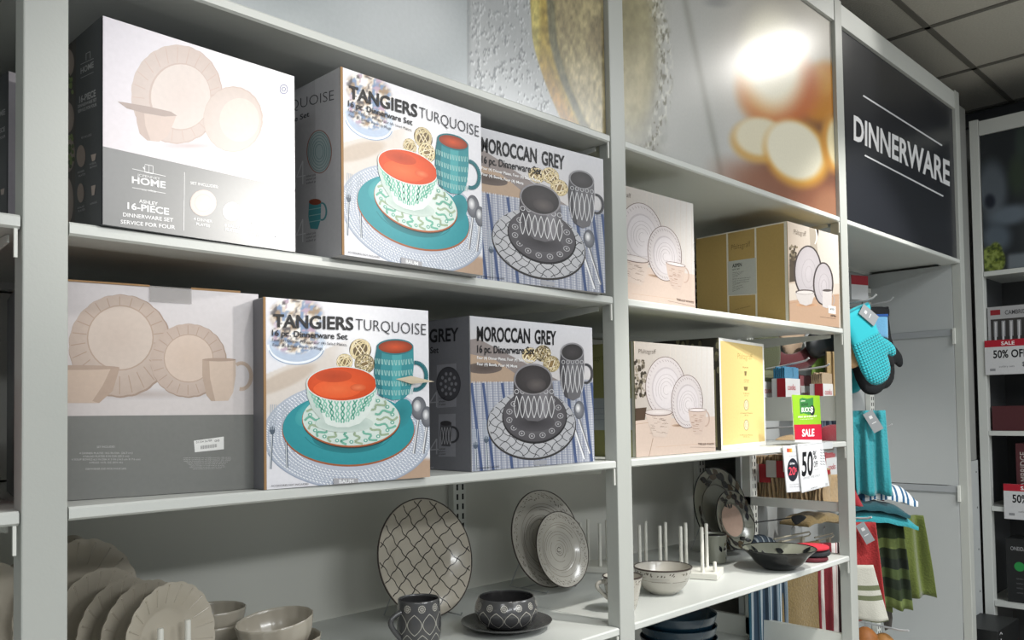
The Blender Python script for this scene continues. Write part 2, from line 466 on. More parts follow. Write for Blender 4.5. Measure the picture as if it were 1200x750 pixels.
def amber_glare_paint(P):
    def fn(X, Y):
        c = np.ones(X.shape + (3,)) * np.array(K('b6b7b4'))
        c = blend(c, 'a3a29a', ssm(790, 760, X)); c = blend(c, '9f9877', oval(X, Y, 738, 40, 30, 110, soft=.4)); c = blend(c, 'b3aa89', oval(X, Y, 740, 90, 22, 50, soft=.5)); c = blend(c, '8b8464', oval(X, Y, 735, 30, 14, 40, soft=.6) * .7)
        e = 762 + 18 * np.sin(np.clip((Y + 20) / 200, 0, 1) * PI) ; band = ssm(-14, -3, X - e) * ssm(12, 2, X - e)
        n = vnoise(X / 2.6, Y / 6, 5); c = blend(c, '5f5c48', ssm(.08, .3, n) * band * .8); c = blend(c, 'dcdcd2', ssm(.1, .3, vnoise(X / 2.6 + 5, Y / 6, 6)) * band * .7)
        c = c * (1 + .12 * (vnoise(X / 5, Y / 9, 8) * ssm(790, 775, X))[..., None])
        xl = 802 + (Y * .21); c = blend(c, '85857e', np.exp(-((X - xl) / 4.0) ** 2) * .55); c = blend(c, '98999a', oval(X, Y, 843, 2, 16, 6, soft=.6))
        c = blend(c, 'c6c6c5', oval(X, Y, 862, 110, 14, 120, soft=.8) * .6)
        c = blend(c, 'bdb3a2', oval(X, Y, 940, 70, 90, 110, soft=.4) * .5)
        c = blend(c, '6a4332', oval(X, Y, 960, 175, 75, 75, soft=.25) * .95); c = blend(c, '8a5a44', oval(X, Y, 935, 232, 90, 30, rot=.35, soft=.4) * .9); c = blend(c, '9d7358', oval(X, Y, 972, 240, 18, 18, soft=.5) * .6)
        c = blend(c, 'bf7f2c', oval(X, Y, 963, 108, 26, 36, rot=.2, soft=.25)); c = blend(c, 'cf9a4c', oval(X, Y, 963, 95, 14, 16, soft=.5) * .7)
        c = blend(c, 'c06a35', oval(X, Y, 913, 105, 46, 46, rot=.3, soft=.25)); c = blend(c, 'cf8f3a', oval(X, Y, 895, 95, 30, 40, soft=.4) * .8)
        c = blend(c, 'c9a05c', oval(X, Y, 890, 165, 34, 26, rot=.15, soft=.2)); c = blend(c, 'ddd6bd', oval(X, Y, 890, 160, 29, 22, rot=.15, soft=.2))
        c = blend(c, 'cf9a45', oval(X, Y, 934, 180, 36, 42, rot=-.7, soft=.18)); c = blend(c, 'e6e1cc', oval(X, Y, 931, 176, 30, 38, rot=-.7, soft=.15))
        c = blend(c, 'c99145', oval(X, Y, 977, 168, 15, 34, rot=-.1, soft=.25)); c = blend(c, 'e3d6ae', oval(X, Y, 980, 168, 11, 27, rot=-.1, soft=.25))
        c = blend(c, 'f3eeda', oval(X, Y, 905, 70, 36, 58, rot=-.1, soft=.35))  # lamp glare painted into the picture as a pale oval
        return np.clip(c, 0, 1)
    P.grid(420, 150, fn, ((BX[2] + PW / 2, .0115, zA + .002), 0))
poster('amber_glare_poster', 'glossy poster with lamp glare over a blurred amber and white picture, right of middle post', BX[2] + PW / 2, BX[3] - PW / 2, amber_glare_paint)
poster('plain_grey_poster', 'plain grey poster panel at the far left edge', BX[0] + PW / 2, BX[1] - PW / 2, lambda P: P.fill('6f7474'))
def sign_paint(P):
    P.fill('24262c'); 
    P.line([(1011.5, 112), (1104, 170.5)], 1.7, 'd9dbde'); P.line([(1013.5, 182), (1105.5, 230)], 1.7, 'd9dbde')
    P.text('DINNERWARE', 1000.5, 163, 1113, 217.5, 28, 'e6e7e9', 2)
poster('department_sign', 'black header sign reading DINNERWARE between two thin white lines', BX[3] + PW / 2, BX[4] - PW / 2, sign_paint, cat='sign')

# ------------------------------------------------------------------ boxes
def carton(name, label, x, y, z, rz, w, d, h, body, group='boxed dinnerware sets', tape=True, top=None):
    t = thing(name, label, 'box', (x, y, z + .0008), rz, group)
    MB().box((0, 0, 0), (w, d, h - .0012)).build('carton', body, t, bevel=.0012)
    f = MB().box((.001, .001, h - .0015), (w - .001, d / 2 - .0015, h)); f.box((.001, d / 2 + .0015, h - .0015), (w - .001, d - .001, h))
    f.build('top_flap', top or body, t)
    return t
def face(t, w, h, crop, paint, m=PRINT, side=None, name='front_print'):
    """front face (side None) or left side face (side = depth)"""
    x, y, z = t.location; rz = t.rotation_euler.z
    if side is None:
        P = Print(w, h, plane_conv((x, y, z), rz, crop)); P.frame = ((x, y, z), rz); paint(P)
        return P, P.build(name, t, m, (0, -.0012, 0))
    # left side: u runs from the far end to the front corner
    c, s = math.cos(rz), math.sin(rz); o = (x - s * side, y + c * side, z)
    P = Print(side, h, plane_conv(o, rz - PI / 2, crop)); paint(P)
    return P, P.build(name, t, m, (-.0012, side, 0), (0, 0, -PI / 2))

# --- turquoise set artwork, drawn in the enlarged crop (300, 330, 2.778)
CR4 = (300, 330, 2.778)
def twig_ball(P, x, y, r, c1='8a7550', c2='e4d3a6'):
    P.ell(x, y, r, r, c1, edge='5c4d38')
    for k in range(9):
        a = rnd.uniform(0, PI); P.arc(x, y, r * .95, r * rnd.uniform(.15, .9), max(2.2, r * .09), c2 if k % 3 else 'f6ead0', rot=a, n=14, keep=True)
    P.up()
def weave(P, cx, cy, rx, ry, c, step=11, rings=(.55, 1), wd=3):
    r = rings[0]
    while r <= rings[1]:
        n = int(2 * PI * r * rx / step)
        for k in range(n):
            a = 2 * PI * (k + .5 * (int(r * 100) % 2)) / n
            x, y = cx + r * rx * math.cos(a), cy + r * ry * math.sin(a)
            P.line([(x - 3, y - 2), (x + 3, y + 2.2)], wd, c, keep=True)
        r += step / ry * .62
    P.up()
def fork(P, x0, y0, x1, y1, c='55606e', hi='e8edf2', wd=8):
    dx, dy = x1 - x0, y1 - y0
    a = (x0 + dx * .42, y0 + dy * .42)
    P.line([a, (x1, y1)], wd, c); P.line([(a[0] - 1, a[1]), (x1 - 1, y1)], wd * .3, hi)
    P.ell(a[0], a[1] - 4, wd * 1.3, wd * 2.0, c, n=14)
    for k in (-1.2, -.4, .4, 1.2): P.line([(a[0] + k * wd, a[1] - 6), (x0 + k * wd * 1.1, y0)], wd * .34, 'aab3bf', keep=True)
    P.up()
def spoon(P, x0, y0, rx, ry, x1, y1, wd=9):
    P.line([(x0, y0 + ry * .8), (x1, y1)], wd, '7d7f86'); P.line([(x0 - 2, y0 + ry), (x1 - 2, y1)], wd * .35, 'f3f3f5')
    P.ell(x0, y0, rx, ry, '8e9096', edge='5c5e66'); P.ell(x0 - rx * .2, y0 - ry * .2, rx * .5, ry * .5, 'f2f2f4', edge='9a9ca2')
def tang_bg(X, Y):
    x, y = (X - 300) * 2.778, (Y - 330) * 2.778
    c = np.ones(X.shape + (3,)) * np.array(K('e4e4ea')); c = blend(c, 'f4f4f8', oval(x, y, 330, 230, 120, 120, soft=.6))
    t = ssm(295, 300, y + (x - 40) * .42) ; c = blend(c, 'dad2cb', t * ssm(470, 400, y) * ssm(330, 230, x)); c = blend(c, 'c3b3a4', ssm(.0, 1, oval(x, y, 90, 320, 110, 26, rot=-.42, soft=.3)) * .8); c = blend(c, 'b79d88', ssm(560, 575, y - (x - 470) * .1) * ssm(380, 470, x))
    c = blend(c, 'c9d5e6', oval(x, y, 130, 205, 95, 62, soft=.06)); c = blend(c, 'a9b9d2', oval(x, y, 130, 235, 80, 30, soft=.3) * .6)
    m = np.maximum(oval(x, y, 130, 110, 85, 60, soft=.15), oval(x, y, 125, 180, 78, 55, soft=.12))
    n = vnoise(x / 24, y / 20, 4, 3); n2 = vnoise(x / 15 + 9, y / 17, 7, 2)
    d = np.ones(X.shape + (3,)) * np.array(K('d9cdc0')); d = blend(d, 'f6f3ee', ssm(.02, .16, n)); d = blend(d, 'a08a74', ssm(-.05, -.22, n)); d = blend(d, '7f94b4', ssm(.12, .28, n2)); d = blend(d, '5f5a5c', ssm(-.24, -.36, n2)); d = blend(d, 'b9a2b4', ssm(.22, .34, vnoise(x / 20, y / 20 + 3, 2, 2)))
    return np.clip(c * (1 - m[..., None]) + d * m[..., None], 0, 1)
def art_tangiers(P):
    P.fill('e9e9ee')
    P.gpoly([(30, 40), (570, 90), (570, 400), (30, 400)], ['dfe3ec', 'f3f3f6', 'e6e2e3', 'e3dad6'])
    P.poly([(470, 600), (570, 520), (570, 690), (380, 690)], 'b69074'); P.poly([(30, 640), (120, 690), (30, 690)], 'c69f84')
    # glass bowl full of shells and starfish, out of focus
    P.grid(110, 104, tang_bg, P.frame)
    P.arc(130, 205, 92, 60, 8, 'eef3fa', 0, 180); P.arc(130, 214, 90, 56, 3, '8ea3bf', 10, 170); P.arc(130, 196, 88, 56, 3, 'b9c9de', 10, 170)
    twig_ball(P, 287, 262, 27); twig_ball(P, 338, 222, 36, '7c6a4c'); twig_ball(P, 352, 268, 33)
    # placemat
    P.ell(297, 500, 276, 172, 'c6cad6', edge='b4bccb', n=60)
    weave(P, 297, 500, 274, 170, 'eef1f5', 12, (.70, 1)); weave(P, 297, 500, 272, 168, '8f9cb4', 15, (.72, .99), 1.6)
    P.arc(297, 500, 276, 172, 4, '9aa5b8', 20, 160, n=50)
    # forks and spoons
    fork(P, 92, 395, 100, 606); fork(P, 56, 400, 46, 610, wd=7)
    spoon(P, 528, 412, 25, 38, 512, 560); spoon(P, 555, 440, 20, 34, 543, 560)
    # dinner plate
    P.ell(299, 483, 216, 119, 'a2603e', n=60); P.ell(299, 479, 214, 117, '44a4ad', edge='32939d', n=60)
    P.ell(190, 425, 70, 40, '63b7bb', edge='3f9fa6', rot=-.5); P.arc(299, 479, 150, 78, 3, '2a8189', 20, 160); P.ell(300, 505, 120, 52, '27474b', edge='2c7f87')
    P.ell(470, 430, 34, 50, '2c7f87', edge='369099', rot=.4)
    # salad plate
    P.ell(308, 452, 160, 91, '33413f', n=50); P.ell(308, 449, 160, 90, 'b0623c', n=50); P.ell(308, 446, 158, 88, 'e6efe8', edge='d2e2dc', n=50)
    for a in range(0, 360, 20):
        t = math.radians(a); pts = []
        for q in range(9):
            rr = .52 + .055 * q; ww = .09 * math.sin(q * 1.3); pts.append((308 + 158 * rr * math.cos(t + ww), 446 + 88 * rr * math.sin(t + ww)))
        P.line(pts, 7, '78b9a4' if a % 40 else 'a3b79a')
        P.ell(308 + 158 * .86 * math.cos(t + .17), 446 + 88 * .86 * math.sin(t + .17), 7, 6, '6fb09e', n=12); P.ell(308 + 158 * .86 * math.cos(t + .17), 446 + 88 * .86 * math.sin(t + .17), 3, 3, 'e6efe8', n=8)
    P.ell(285, 462, 95, 28, '9fb5ad', edge='cfded7')
    # bowl
    B = [(161, 332), (164, 372), (180, 415), (205, 445), (232, 466), (262, 474), (300, 474), (335, 462), (362, 435), (382, 400), (392, 360), (393, 335)]
    P.poly(B, 'e2ece7'); P.poly([(161, 332), (164, 372), (180, 415), (205, 445), (225, 462), (210, 420), (190, 370), (185, 335)], 'c7d6d0')
    for k in range(11):
        x = 175 + k * 21; yb = 400 + 60 * math.sin((x - 161) / 232 * PI)
        yt = 334 + 48 * math.sin((x - 161) / 232 * PI) ** .6
        nn = 8
        for sg in (-1, 1):
            P.line([(x + (277 - x) * .25 * q / nn + sg * 6 * math.sin(q * 1.5), yt + (yb - yt) * q / nn) for q in range(nn + 1)], 4.5, '5fae97' if k % 2 else '8cc7b3', keep=True)
        P.up()
    P.ell(277, 333, 116, 57, 'dfe8e4', n=48); P.ell(277, 333, 112, 54, 'ea5f2e', edge='d34d20', n=48)
    P.ell(262, 350, 78, 30, 'ee7140', edge='ea5f2e'); P.ell(250, 308, 60, 20, 'b7431f', edge='cb4d24'); P.ell(330, 345, 26, 12, 'ee8255', edge='d95a30')
    # mug
    P.arc(516, 308, 36, 44, 13, '2f6f78', -95, 100)
    P.poly([(391, 212), (384, 250), (382, 300), (388, 345), (400, 372), (440, 386), (478, 382), (498, 362), (507, 320), (511, 270), (510, 214)], '3c8f97')
    P.poly([(391, 212), (384, 250), (382, 300), (388, 345), (400, 372), (412, 378), (402, 300), (408, 220)], '2c727b'); P.poly([(440, 236), (472, 236), (468, 384), (440, 386)], '51a6ab')
    for yy in (250, 285, 318, 348): 
        for k in range(22): P.line([(388 + k * 5.5, yy + 6 * math.sin(k / 22 * PI)), (388 + k * 5.5 + (k % 2) * 3, yy + 17 + 6 * math.sin(k / 22 * PI))], 1.9, 'a9cfc9', keep=True)
        P.up()
    P.ell(450, 213, 60, 26, '2e757e', n=36); P.ell(451, 213, 55, 21, 'd4572f', edge='8a3a22', n=36)
    P.poly([(250, 640), (330, 640), (330, 660), (250, 660)], 'a9a9ae'); P.text('BAUM', 268, 656, 315, 655, 12, 'eef0f2', 1)
    P.text('TANGIERS', 54, 147, 315, 158, 41, '16161a', 2); P.text('TURQUOISE', 322, 157, 551, 175, 37, '33343a', -1)
    P.text('16 pc. Dinnerware Set', 50, 176, 296, 189, 19, '222228', 1)
    P.text('Four (4) Dinner Plates, Four (4) Salad Plates,', 50, 194, 294, 210, 9, '3c3c44', 0)
    P.text('Four (4) Bowls, Four (4) Mugs', 52, 210, 214, 222, 9, '3c3c44', 0)
    P.text('ACCESSORIES NOT INCLUDED', 47, 668, 168, 661, 6, '30303a', 0)
def art_moroccan(P):
    P.fill('dcdde2'); P.gpoly([(690, 100), (1110, 140), (1110, 330), (690, 330)], ['c2c4cb', 'dcdce2', 'cfcccd', 'c6c0bc'])
    P.poly([(690, 190), (720, 185), (1000, 330), (690, 340)], '8d8482'); P.poly([(690, 235), (770, 250), (890, 332), (690, 332)], 'b09a86'); P.ell(740, 282, 60, 18, '544a46', edge='6a5f5a')
    P.poly([(690, 330), (1110, 318), (1110, 640), (690, 640)], 'a6a9b4')
    for k in range(70): # woven mat
        x = 690 + k * 6; P.line([(x, 325), (x + 14, 640)], 2.4, ('cfd1d8', '858a9c', 'b9bcc6')[k % 3], keep=True)
    P.up()
    for y in range(335, 640, 8): P.line([(690, y), (1110, y - 6)], 1.2, '7d86a0', keep=True)
    P.up()
    for x in (700, 738, 800, 1010, 1062, 1090): P.line([(x, 330), (x + 34, 620)], 9, '4a5a80')
    twig_ball(P, 890, 240, 26, '87714c'); twig_ball(P, 932, 234, 27, '87714c'); twig_ball(P, 960, 268, 27, '947b52')
    fork(P, 745, 450, 752, 612, wd=6); fork(P, 711, 480, 716, 615, wd=6)
    P.line([(1028, 455), (1068, 578)], 7, 'e9eaee'); P.line([(1031, 455), (1071, 578)], 2.5, '6a6c74'); spoon(P, 1050, 418, 17, 30, 1086, 560, 7)
    # big lattice plate
    P.ell(895, 468, 145, 113, '3c3a3b', n=60); P.ell(895, 464, 142, 110, 'cbcbce', edge='b4b5ba', n=60)
    def inpl(x, y): return ((x - 895) / 141) ** 2 + ((y - 464) / 109) ** 2 < 1
    for fam in (0, 1):
        for k in range(-9, 10):
            a = math.radians(40 if fam else -52); ox, oy = -math.sin(a) * k * 27, math.cos(a) * k * 27
            pts = []
            for q in range(-70, 71):
                s = q * 4; wv = 3 * math.copysign(abs(math.sin(s * PI / 27)) ** .6, math.sin(s * PI / 27))
                x = 895 + ox + math.cos(a) * s - math.sin(a) * wv; y = 464 + (oy + math.sin(a) * s + math.cos(a) * wv) * .85
                if inpl(x, y): pts.append((x, y))
                elif len(pts) > 1: P.line(pts, 2.2, '343438', keep=True); pts = []
                else: pts = []
            if len(pts) > 1: P.line(pts, 2.2, '343438', keep=True)
    P.up()
    P.ell(905, 441, 106, 87, '2c2b2d', n=44); P.ell(905, 437, 103, 84, '716f73', edge='545256', n=44)
    for a in range(0, 360, 24):
        t = math.radians(a); x, y = 905 + 84 * math.cos(t), 437 + 66 * math.sin(t); P.arc(x, y, 9, 8, 2.2, 'b5b4b8', n=12); P.ell(x, y, 3, 3, 'b5b4b8', n=8)
    P.ell(900, 458, 70, 30, '3a383b', edge='545256')
    B = [(838, 320), (836, 360), (842, 400), (856, 432), (882, 452), (915, 455), (945, 444), (962, 415), (968, 370), (962, 325)]
    P.poly(B, '68666a'); P.poly([(838, 320), (836, 360), (842, 400), (856, 432), (872, 446), (864, 400), (862, 330)], '4c4a4e'); P.poly([(920, 360), (950, 350), (944, 436), (924, 450)], '807e83')
    for k in range(7):
        x = 846 + k * 19
        pts = lambda sg: [(x + sg * 8 * math.sin(PI * q / 8) , 372 + 9 * q) for q in range(9)]
        P.line(pts(1), 2.2, 'd9d9dc', keep=True); P.line(pts(-1), 2.2, 'd9d9dc', keep=True); P.arc(x, 358, 7, 7, 2, 'c9c9cd', n=10, keep=True)
    P.up()
    P.ell(900, 318, 63, 51, '8d8b8f', n=40); P.ell(900, 319, 58, 46, '4e4a4b', edge='3a3738', n=40); P.ell(910, 335, 32, 22, '66605f', edge='4a4647')
    P.arc(1072, 300, 20, 30, 8, '4a4a4e', -100, 110)
    P.poly([(990, 228), (986, 280), (990, 335), (1004, 375), (1030, 388), (1052, 376), (1064, 330), (1066, 285), (1065, 232)], '6c6b6f'); P.poly([(990, 228), (986, 280), (990, 335), (1004, 375), (1014, 380), (1006, 300), (1008, 235)], '4d4c50')
    for k in range(5):
        x = 998 + k * 15
        for sg in (1, -1): P.line([(x + sg * 6.5 * math.sin(PI * q / 10), 272 + 9 * q) for q in range(11)], 1.9, 'd3d3d7', keep=True)
        P.arc(x, 262, 5, 6, 1.6, 'c6c6ca', n=10, keep=True)
    P.up()
    P.ell(1027, 229, 38, 30, '908f93', n=36); P.ell(1027, 230, 34, 26, '4b484a', edge='393738', n=36)
    P.poly([(903, 583), (945, 581), (945, 595), (903, 597)], 'a5a6ac')
    P.text('MOROCCAN', 717, 192, 890, 200, 46, '131316', 2); P.text('GREY', 905, 201, 975, 206, 44, '131316', 2)
    P.text('16 pc. Dinnerware Set', 718, 231, 904, 237, 24, '1c1c20', 1)
    P.text('Four (4) Dinner Plates, Four (4) Salad Plates,', 717, 252, 902, 262, 9, 'f2f2f4', 1)
    P.text('Four (4) Bowls, Four (4) Mugs', 717, 272, 848, 280, 9, 'f2f2f4', 1)
    P.text('ACCESSORIES NOT INCLUDED', 715, 611, 790, 604, 5, '30303a', 0)
TORN = mat('torn_board', 'c9bda6', .8)
bodyT = mat('carton_grey_white', 'b9b9bb', .55, bump=.1, bscale=8); bodyK = mat('carton_brown_white', 'c8c4be', .6)
# lower turquoise box
tan2 = carton('dinnerware_box', 'white box of turquoise plate set with orange bowl, on the lower box shelf', .641, .004, zC, -.052, .315, .24, .300, bodyT)
Pt, ot = face(tan2, .315, .300, CR4, art_tangiers)
MB().box((-.0015, -.0016, 0), (.0025, .0, .300)).build('worn_edge', CARD, tan2)
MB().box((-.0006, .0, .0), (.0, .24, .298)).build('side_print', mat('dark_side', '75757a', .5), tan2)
f_ = MB(); f_.add([(0, 0, 0), (.03, -.004, .006), (.075, -.012, -.004), (.03, -.004, -.008)], [(0, 1, 2, 3)])
f_.build('torn_flap', TORN, tan2, (.242, -.003, .175))
# upper turquoise box
tan1 = carton('dinnerware_box', 'white box of turquoise plate set overhanging the upper box shelf', .764, -.029, zB, .018, .318, .285, .312, bodyT)
def copy_print(o, t, sx, sz, m=None):
    c = bpy.data.objects.new(o.name.split('.')[0], o.data); COL.objects.link(c); c.parent = t; c.location = (0, -.0012, 0); c.scale = (sx, 1, sz); return c
copy_print(ot, tan1, .318 / .315, .312 / .300)
MB().box((-.0015, -.0016, 0), (.003, .0, .312)).build('worn_edge', CARD, tan1)
CR2 = (330, 50, 2.5)
def tan_side(P):
    P.fill('bfbec1'); P.fill('cccbce', u0=P.w - .075)
    P.text('TANGIERS TURQUOISE', -230, 262, 155, 168, 30, '3c3c40', -1); P.text('16 pc. Dinnerware Set', -110, 290, 83, 216, 15, '3c3c40', 1)
    P.ell(112, 320, 37, 64, '7a8f92'); P.ell(112, 320, 34, 61, 'a9bcbd', edge='b9c6c6')
    for r in (.35, .5, .65, .8, .93): P.arc(112, 320, 34 * r, 61 * r, 2, '7f9b9e', n=24, keep=True)
    P.arc(112, 320, 36, 63, 1.6, 'b5654e')
    P.arc(120, 495, 13, 25, 5, '4f8f95', -110, 110)
    P.poly([(82, 470), (80, 510), (86, 545), (108, 547), (116, 520), (118, 466)], '4c949b'); P.ell(100, 467, 18, 9, '8f4a36')
    for yy in (490, 508, 526): P.line([(82, yy), (117, yy - 6)], 2, '9cc6c8')
    for (xa, ya) in ((46, 415), (46, 585)):
        P.line([(xa + 18, ya), (xa + 18, ya - 68), (xa, ya - 20), (xa + 26, ya - 26)], 3, 'e8e8ea')
        for k in range(3): P.text('salad plates'[:9 - k], xa + 28, ya - 20 + k * 10, xa + 56, ya - 26 + k * 10, 6, '55555a', 0)
face(tan1, 0, .312, CR2, tan_side, side=.285, name='side_print')
# lower grey set
mor2 = carton('dinnerware_box', 'white box of grey plate set on the lower box shelf, beside the middle post', 1.086, .020, zC, .019, .380, .27, .303, bodyT)
Pm, om = face(mor2, .380, .303, CR4, art_moroccan)
def mor_side(P):
    P.fill('77787e'); P.poly([(560, 125), (700, 110), (560, 300)], '77787e')
    P.text('MOROCCAN GREY', 330, 212, 661, 192, 42, '1a1a1e', 2); P.text('16 pc. Dinnerware Set', 400, 243, 596, 232, 20, '1c1c20', 1)
    P.poly([(590, 272), (654, 266), (654, 407), (590, 412)], '909198')
    P.ell(628, 333, 40, 56, '3f3f44'); P.ell(628, 333, 37, 52, '55555b', edge='4a4a50')
    for a in range(0, 360, 36): P.ell(628 + 24 * math.cos(math.radians(a)), 333 + 34 * math.sin(math.radians(a)), 4.5, 6, '8e8f96', n=10)
    for a in range(0, 360, 72): P.ell(628 + 11 * math.cos(math.radians(a)), 333 + 16 * math.sin(math.radians(a)), 4.5, 6, '8e8f96', n=10)
    P.poly([(596, 432), (652, 430), (652, 570), (596, 570)], '909198')
    P.arc(640, 498, 20, 25, 7, '3d3d42', -110, 110); P.poly([(602, 462), (600, 500), (606, 535), (634, 537), (640, 500), (638, 458)], '55555a'); P.ell(620, 461, 18, 8, '3d3b3e')
    for k in range(4):
        for sg in (1, -1): P.line([(607 + k * 9 + sg * 4 * math.sin(PI * q / 8), 474 + 7 * q) for q in range(9)], 1.5, 'b9b9be', keep=True)
    P.up()
    for ya in (408, 562): P.line([(590, ya), (590, ya - 50), (568, ya - 14), (596, ya - 16)], 4, 'a8a9b0')
    for k, sx in enumerate(('4 DINNER', 'plates', '4 salad')): P.text(sx, 597, 383 + k * 10, 618, 382 + k * 10, 6, '2b2b30', 0); P.text(sx, 597, 548 + k * 8, 618, 547 + k * 8, 5, '2b2b30', 0)
    P.text('assorted', 560, 608, 580, 608, 6, 'c4c4c8', 0)
face(mor2, 0, .303, CR4, mor_side, side=.27, name='side_print')
# upper grey set
mor1 = carton('dinnerware_box', 'white box of grey plate set on the upper box shelf, next to the turquoise one', 1.097, .012, zB, -.085, .364, .25, .302, bodyT)
copy_print(om, mor1, .364 / .380, .302 / .303)

# --- blush plate set
CR1 = (0, 0, 2.5)
def scal(n=22, a=.02): return lambda t: 1 + a * abs(math.sin(t * n / 2))
def art_ashley(P):
    P.fill('dcd6dc'); P.gpoly([(290, 40), (870, 215), (870, 560), (290, 430)], ['cfc9d3', 'f2eff2', 'f4f1f2', 'd8d0d6'])
    P.poly([(296, 428), (868, 556), (868, 745), (290, 700)], '6f7070')
    P.ell(560, 428, 120, 14, 'bfaeae', edge='dcd6dc')
    P.ell(517, 277, 132, 143, 'b9a39a', wob=scal(), n=72); P.ell(515, 275, 130, 141, 'cdbdb7', edge='c2b0a8', wob=scal(), n=72)
    for a in range(0, 360, 16): t = math.radians(a); P.line([(515 + 93 * math.cos(t), 282 + 98 * math.sin(t)), (515 + 128 * math.cos(t), 275 + 139 * math.sin(t))], 2.5, 'bfa69b', keep=True)
    P.up()
    P.ell(526, 284, 91, 99, 'bda79d'); P.ell(528, 284, 87, 95, 'cfc0ba', edge='d3c6c0')
    P.ell(682, 350, 86, 95, 'bfaaa1', wob=scal(), n=72); P.ell(680, 350, 83, 92, 'd1c3bd', edge='c8b8b0', wob=scal(), n=72); P.ell(700, 352, 58, 64, 'dacac2', edge='d9c8bf')
    P.poly([(395, 318), (400, 360), (408, 392), (430, 412), (465, 416), (490, 400), (508, 360), (515, 340)], 'c9b4aa'); P.poly([(395, 318), (400, 360), (408, 392), (430, 412), (440, 412), (425, 370), (420, 325)], 'b7a197')
    P.poly([(343, 298), (360, 300), (430, 312), (500, 328), (518, 340), (480, 342), (420, 332), (370, 318)], 'a08c84')
    P.arc(830, 262, 11, 13, 2, '3a4a8a'); P.arc(830, 262, 5, 6, 2, '3a4a8a')
    W = 'e9e9ea'
    P.line([(386, 495), (484, 517)], 1.5, W); P.line([(386, 550), (484, 567)], 1.5, W)
    P.line([(423, 485), (423, 505), (447, 510), (447, 487), (423, 482)], 1.5, W); P.line([(435, 484), (435, 508)], 1.2, W); P.line([(418, 490), (423, 497)], 3, W)
    P.text('JCPENNEY', 401, 516, 468, 528, 7, W, 0); P.text('HOME', 385, 536, 484, 552, 19, W, 2); P.text('est. 1902', 414, 558, 455, 565, 6, W, 0)
    P.text('ASHLEY', 406, 594, 461, 603, 10, W, 1); P.text('16-PIECE', 372, 612, 494, 630, 19, W, 2)
    P.text('DINNERWARE SET', 359, 634, 506, 651, 11, W, 1); P.text('SERVICE FOR FOUR', 352, 655, 512, 672, 11, W, 1)
    P.line([(539, 505), (537, 676)], 1.6, W); P.text('SET INCLUDES:', 556, 540, 638, 552, 8, W, 1)
    P.ell(594, 595, 38, 38, 'bfa69d', wob=scal(), n=60); P.ell(594, 595, 36, 36, 'cdb8af', wob=scal(), n=60); P.arc(594, 595, 25, 25, 1.5, 'b59d93')
    P.ell(678, 620, 27, 27, 'e3ddda'); P.arc(678, 620, 19, 19, 1.5, 'c9beb9')
    P.poly([(729, 634), (766, 640), (762, 656), (752, 662), (738, 660)], 'ece8e6'); P.poly([(797, 640), (822, 644), (818, 668), (802, 664)], 'ece8e6'); P.arc(824, 656, 8, 9, 2.5, 'ece8e6', -90, 90)
    for sx, x, y in (('4 DINNER', 566, 645), ('PLATES', 573, 660), ('4 SALAD', 656, 663), ('PLATES', 658, 676), ('4 CEREAL', 722, 675), ('BOWLS', 730, 688), ('4 MUGS', 790, 693)):
        P.text(sx, x, y, x + 6.8 * len(sx), y + 1.1 * len(sx), 8, W, 1)
ash_body = mat('carton_slate', '606366', .5)
ash1 = carton('dinnerware_box', 'large white and grey box of blush plate set, leftmost on the upper box shelf', .399, -.006, zB, .026, .296, .215, .286, ash_body)
face(ash1, .296, .286, CR1, art_ashley, GLOSS)
def ash_side(P):
    P.fill('4c4f52'); 
    P.poly([(150, 60), (222, 120), (212, 680), (150, 700)], '3f3b38')
    P.poly([(215, 60), (226, 60), (222, 690), (212, 690)], '4a4745')
    for cx, cy, ry in ((200, 185, 42), (200, 345, 46), (202, 450, 55), (198, 590, 70)): P.ell(cx, cy, 20, ry, 'a3968c', edge='8e8078')
    for cx, cy in ((211, 245), (210, 420), (212, 470)):
        for k in range(10): P.ell(cx + rnd.uniform(-7, 7), cy + rnd.uniform(-26, 26), 4, 7, rnd.choice(['56683a', '71824d', '3d4a2b']), n=8)
    W = 'b4b5b6'
    P.text('HOME', 240, 218, 278, 197, 17, W, 1); P.line([(240, 190), (278, 172)], 1.5, W); P.line([(240, 230), (278, 212)], 1.2, W); P.line([(256, 178), (256, 158), (268, 152), (268, 172)], 1.5, W)
    P.text('16-PIECE', 236, 303, 284, 282, 19, W, 2); P.text('DINNERWARE SET', 232, 318, 287, 296, 9, W, 1); P.text('SERVICE FOR FOUR', 232, 332, 287, 311, 9, W, 1)
    P.text('SET INCLUDES', 242, 408, 272, 398, 6, W, 0)
    P.ell(241, 458, 13, 32, '9f8f86'); P.ell(240, 566, 10, 28, '9f8f86')
    P.poly([(270, 455), (286, 450), (282, 470), (274, 474)], 'b9aaa1'); P.poly([(271, 546), (284, 542), (280, 572), (273, 574)], 'b9aaa1')
    for sx, x, y in (('4 DINNER', 231, 510), ('PLATES', 234, 520), ('4 CEREAL', 266, 486), ('BOWLS', 268, 495), ('4 SALAD', 231, 614), ('PLATES', 233, 623), ('4 MUGS', 268, 602)): P.text(sx, x, y, x + 20, y - 7, 6, W, 0)
face(ash1, 0, .286, CR1, ash_side, side=.215, name='side_print')
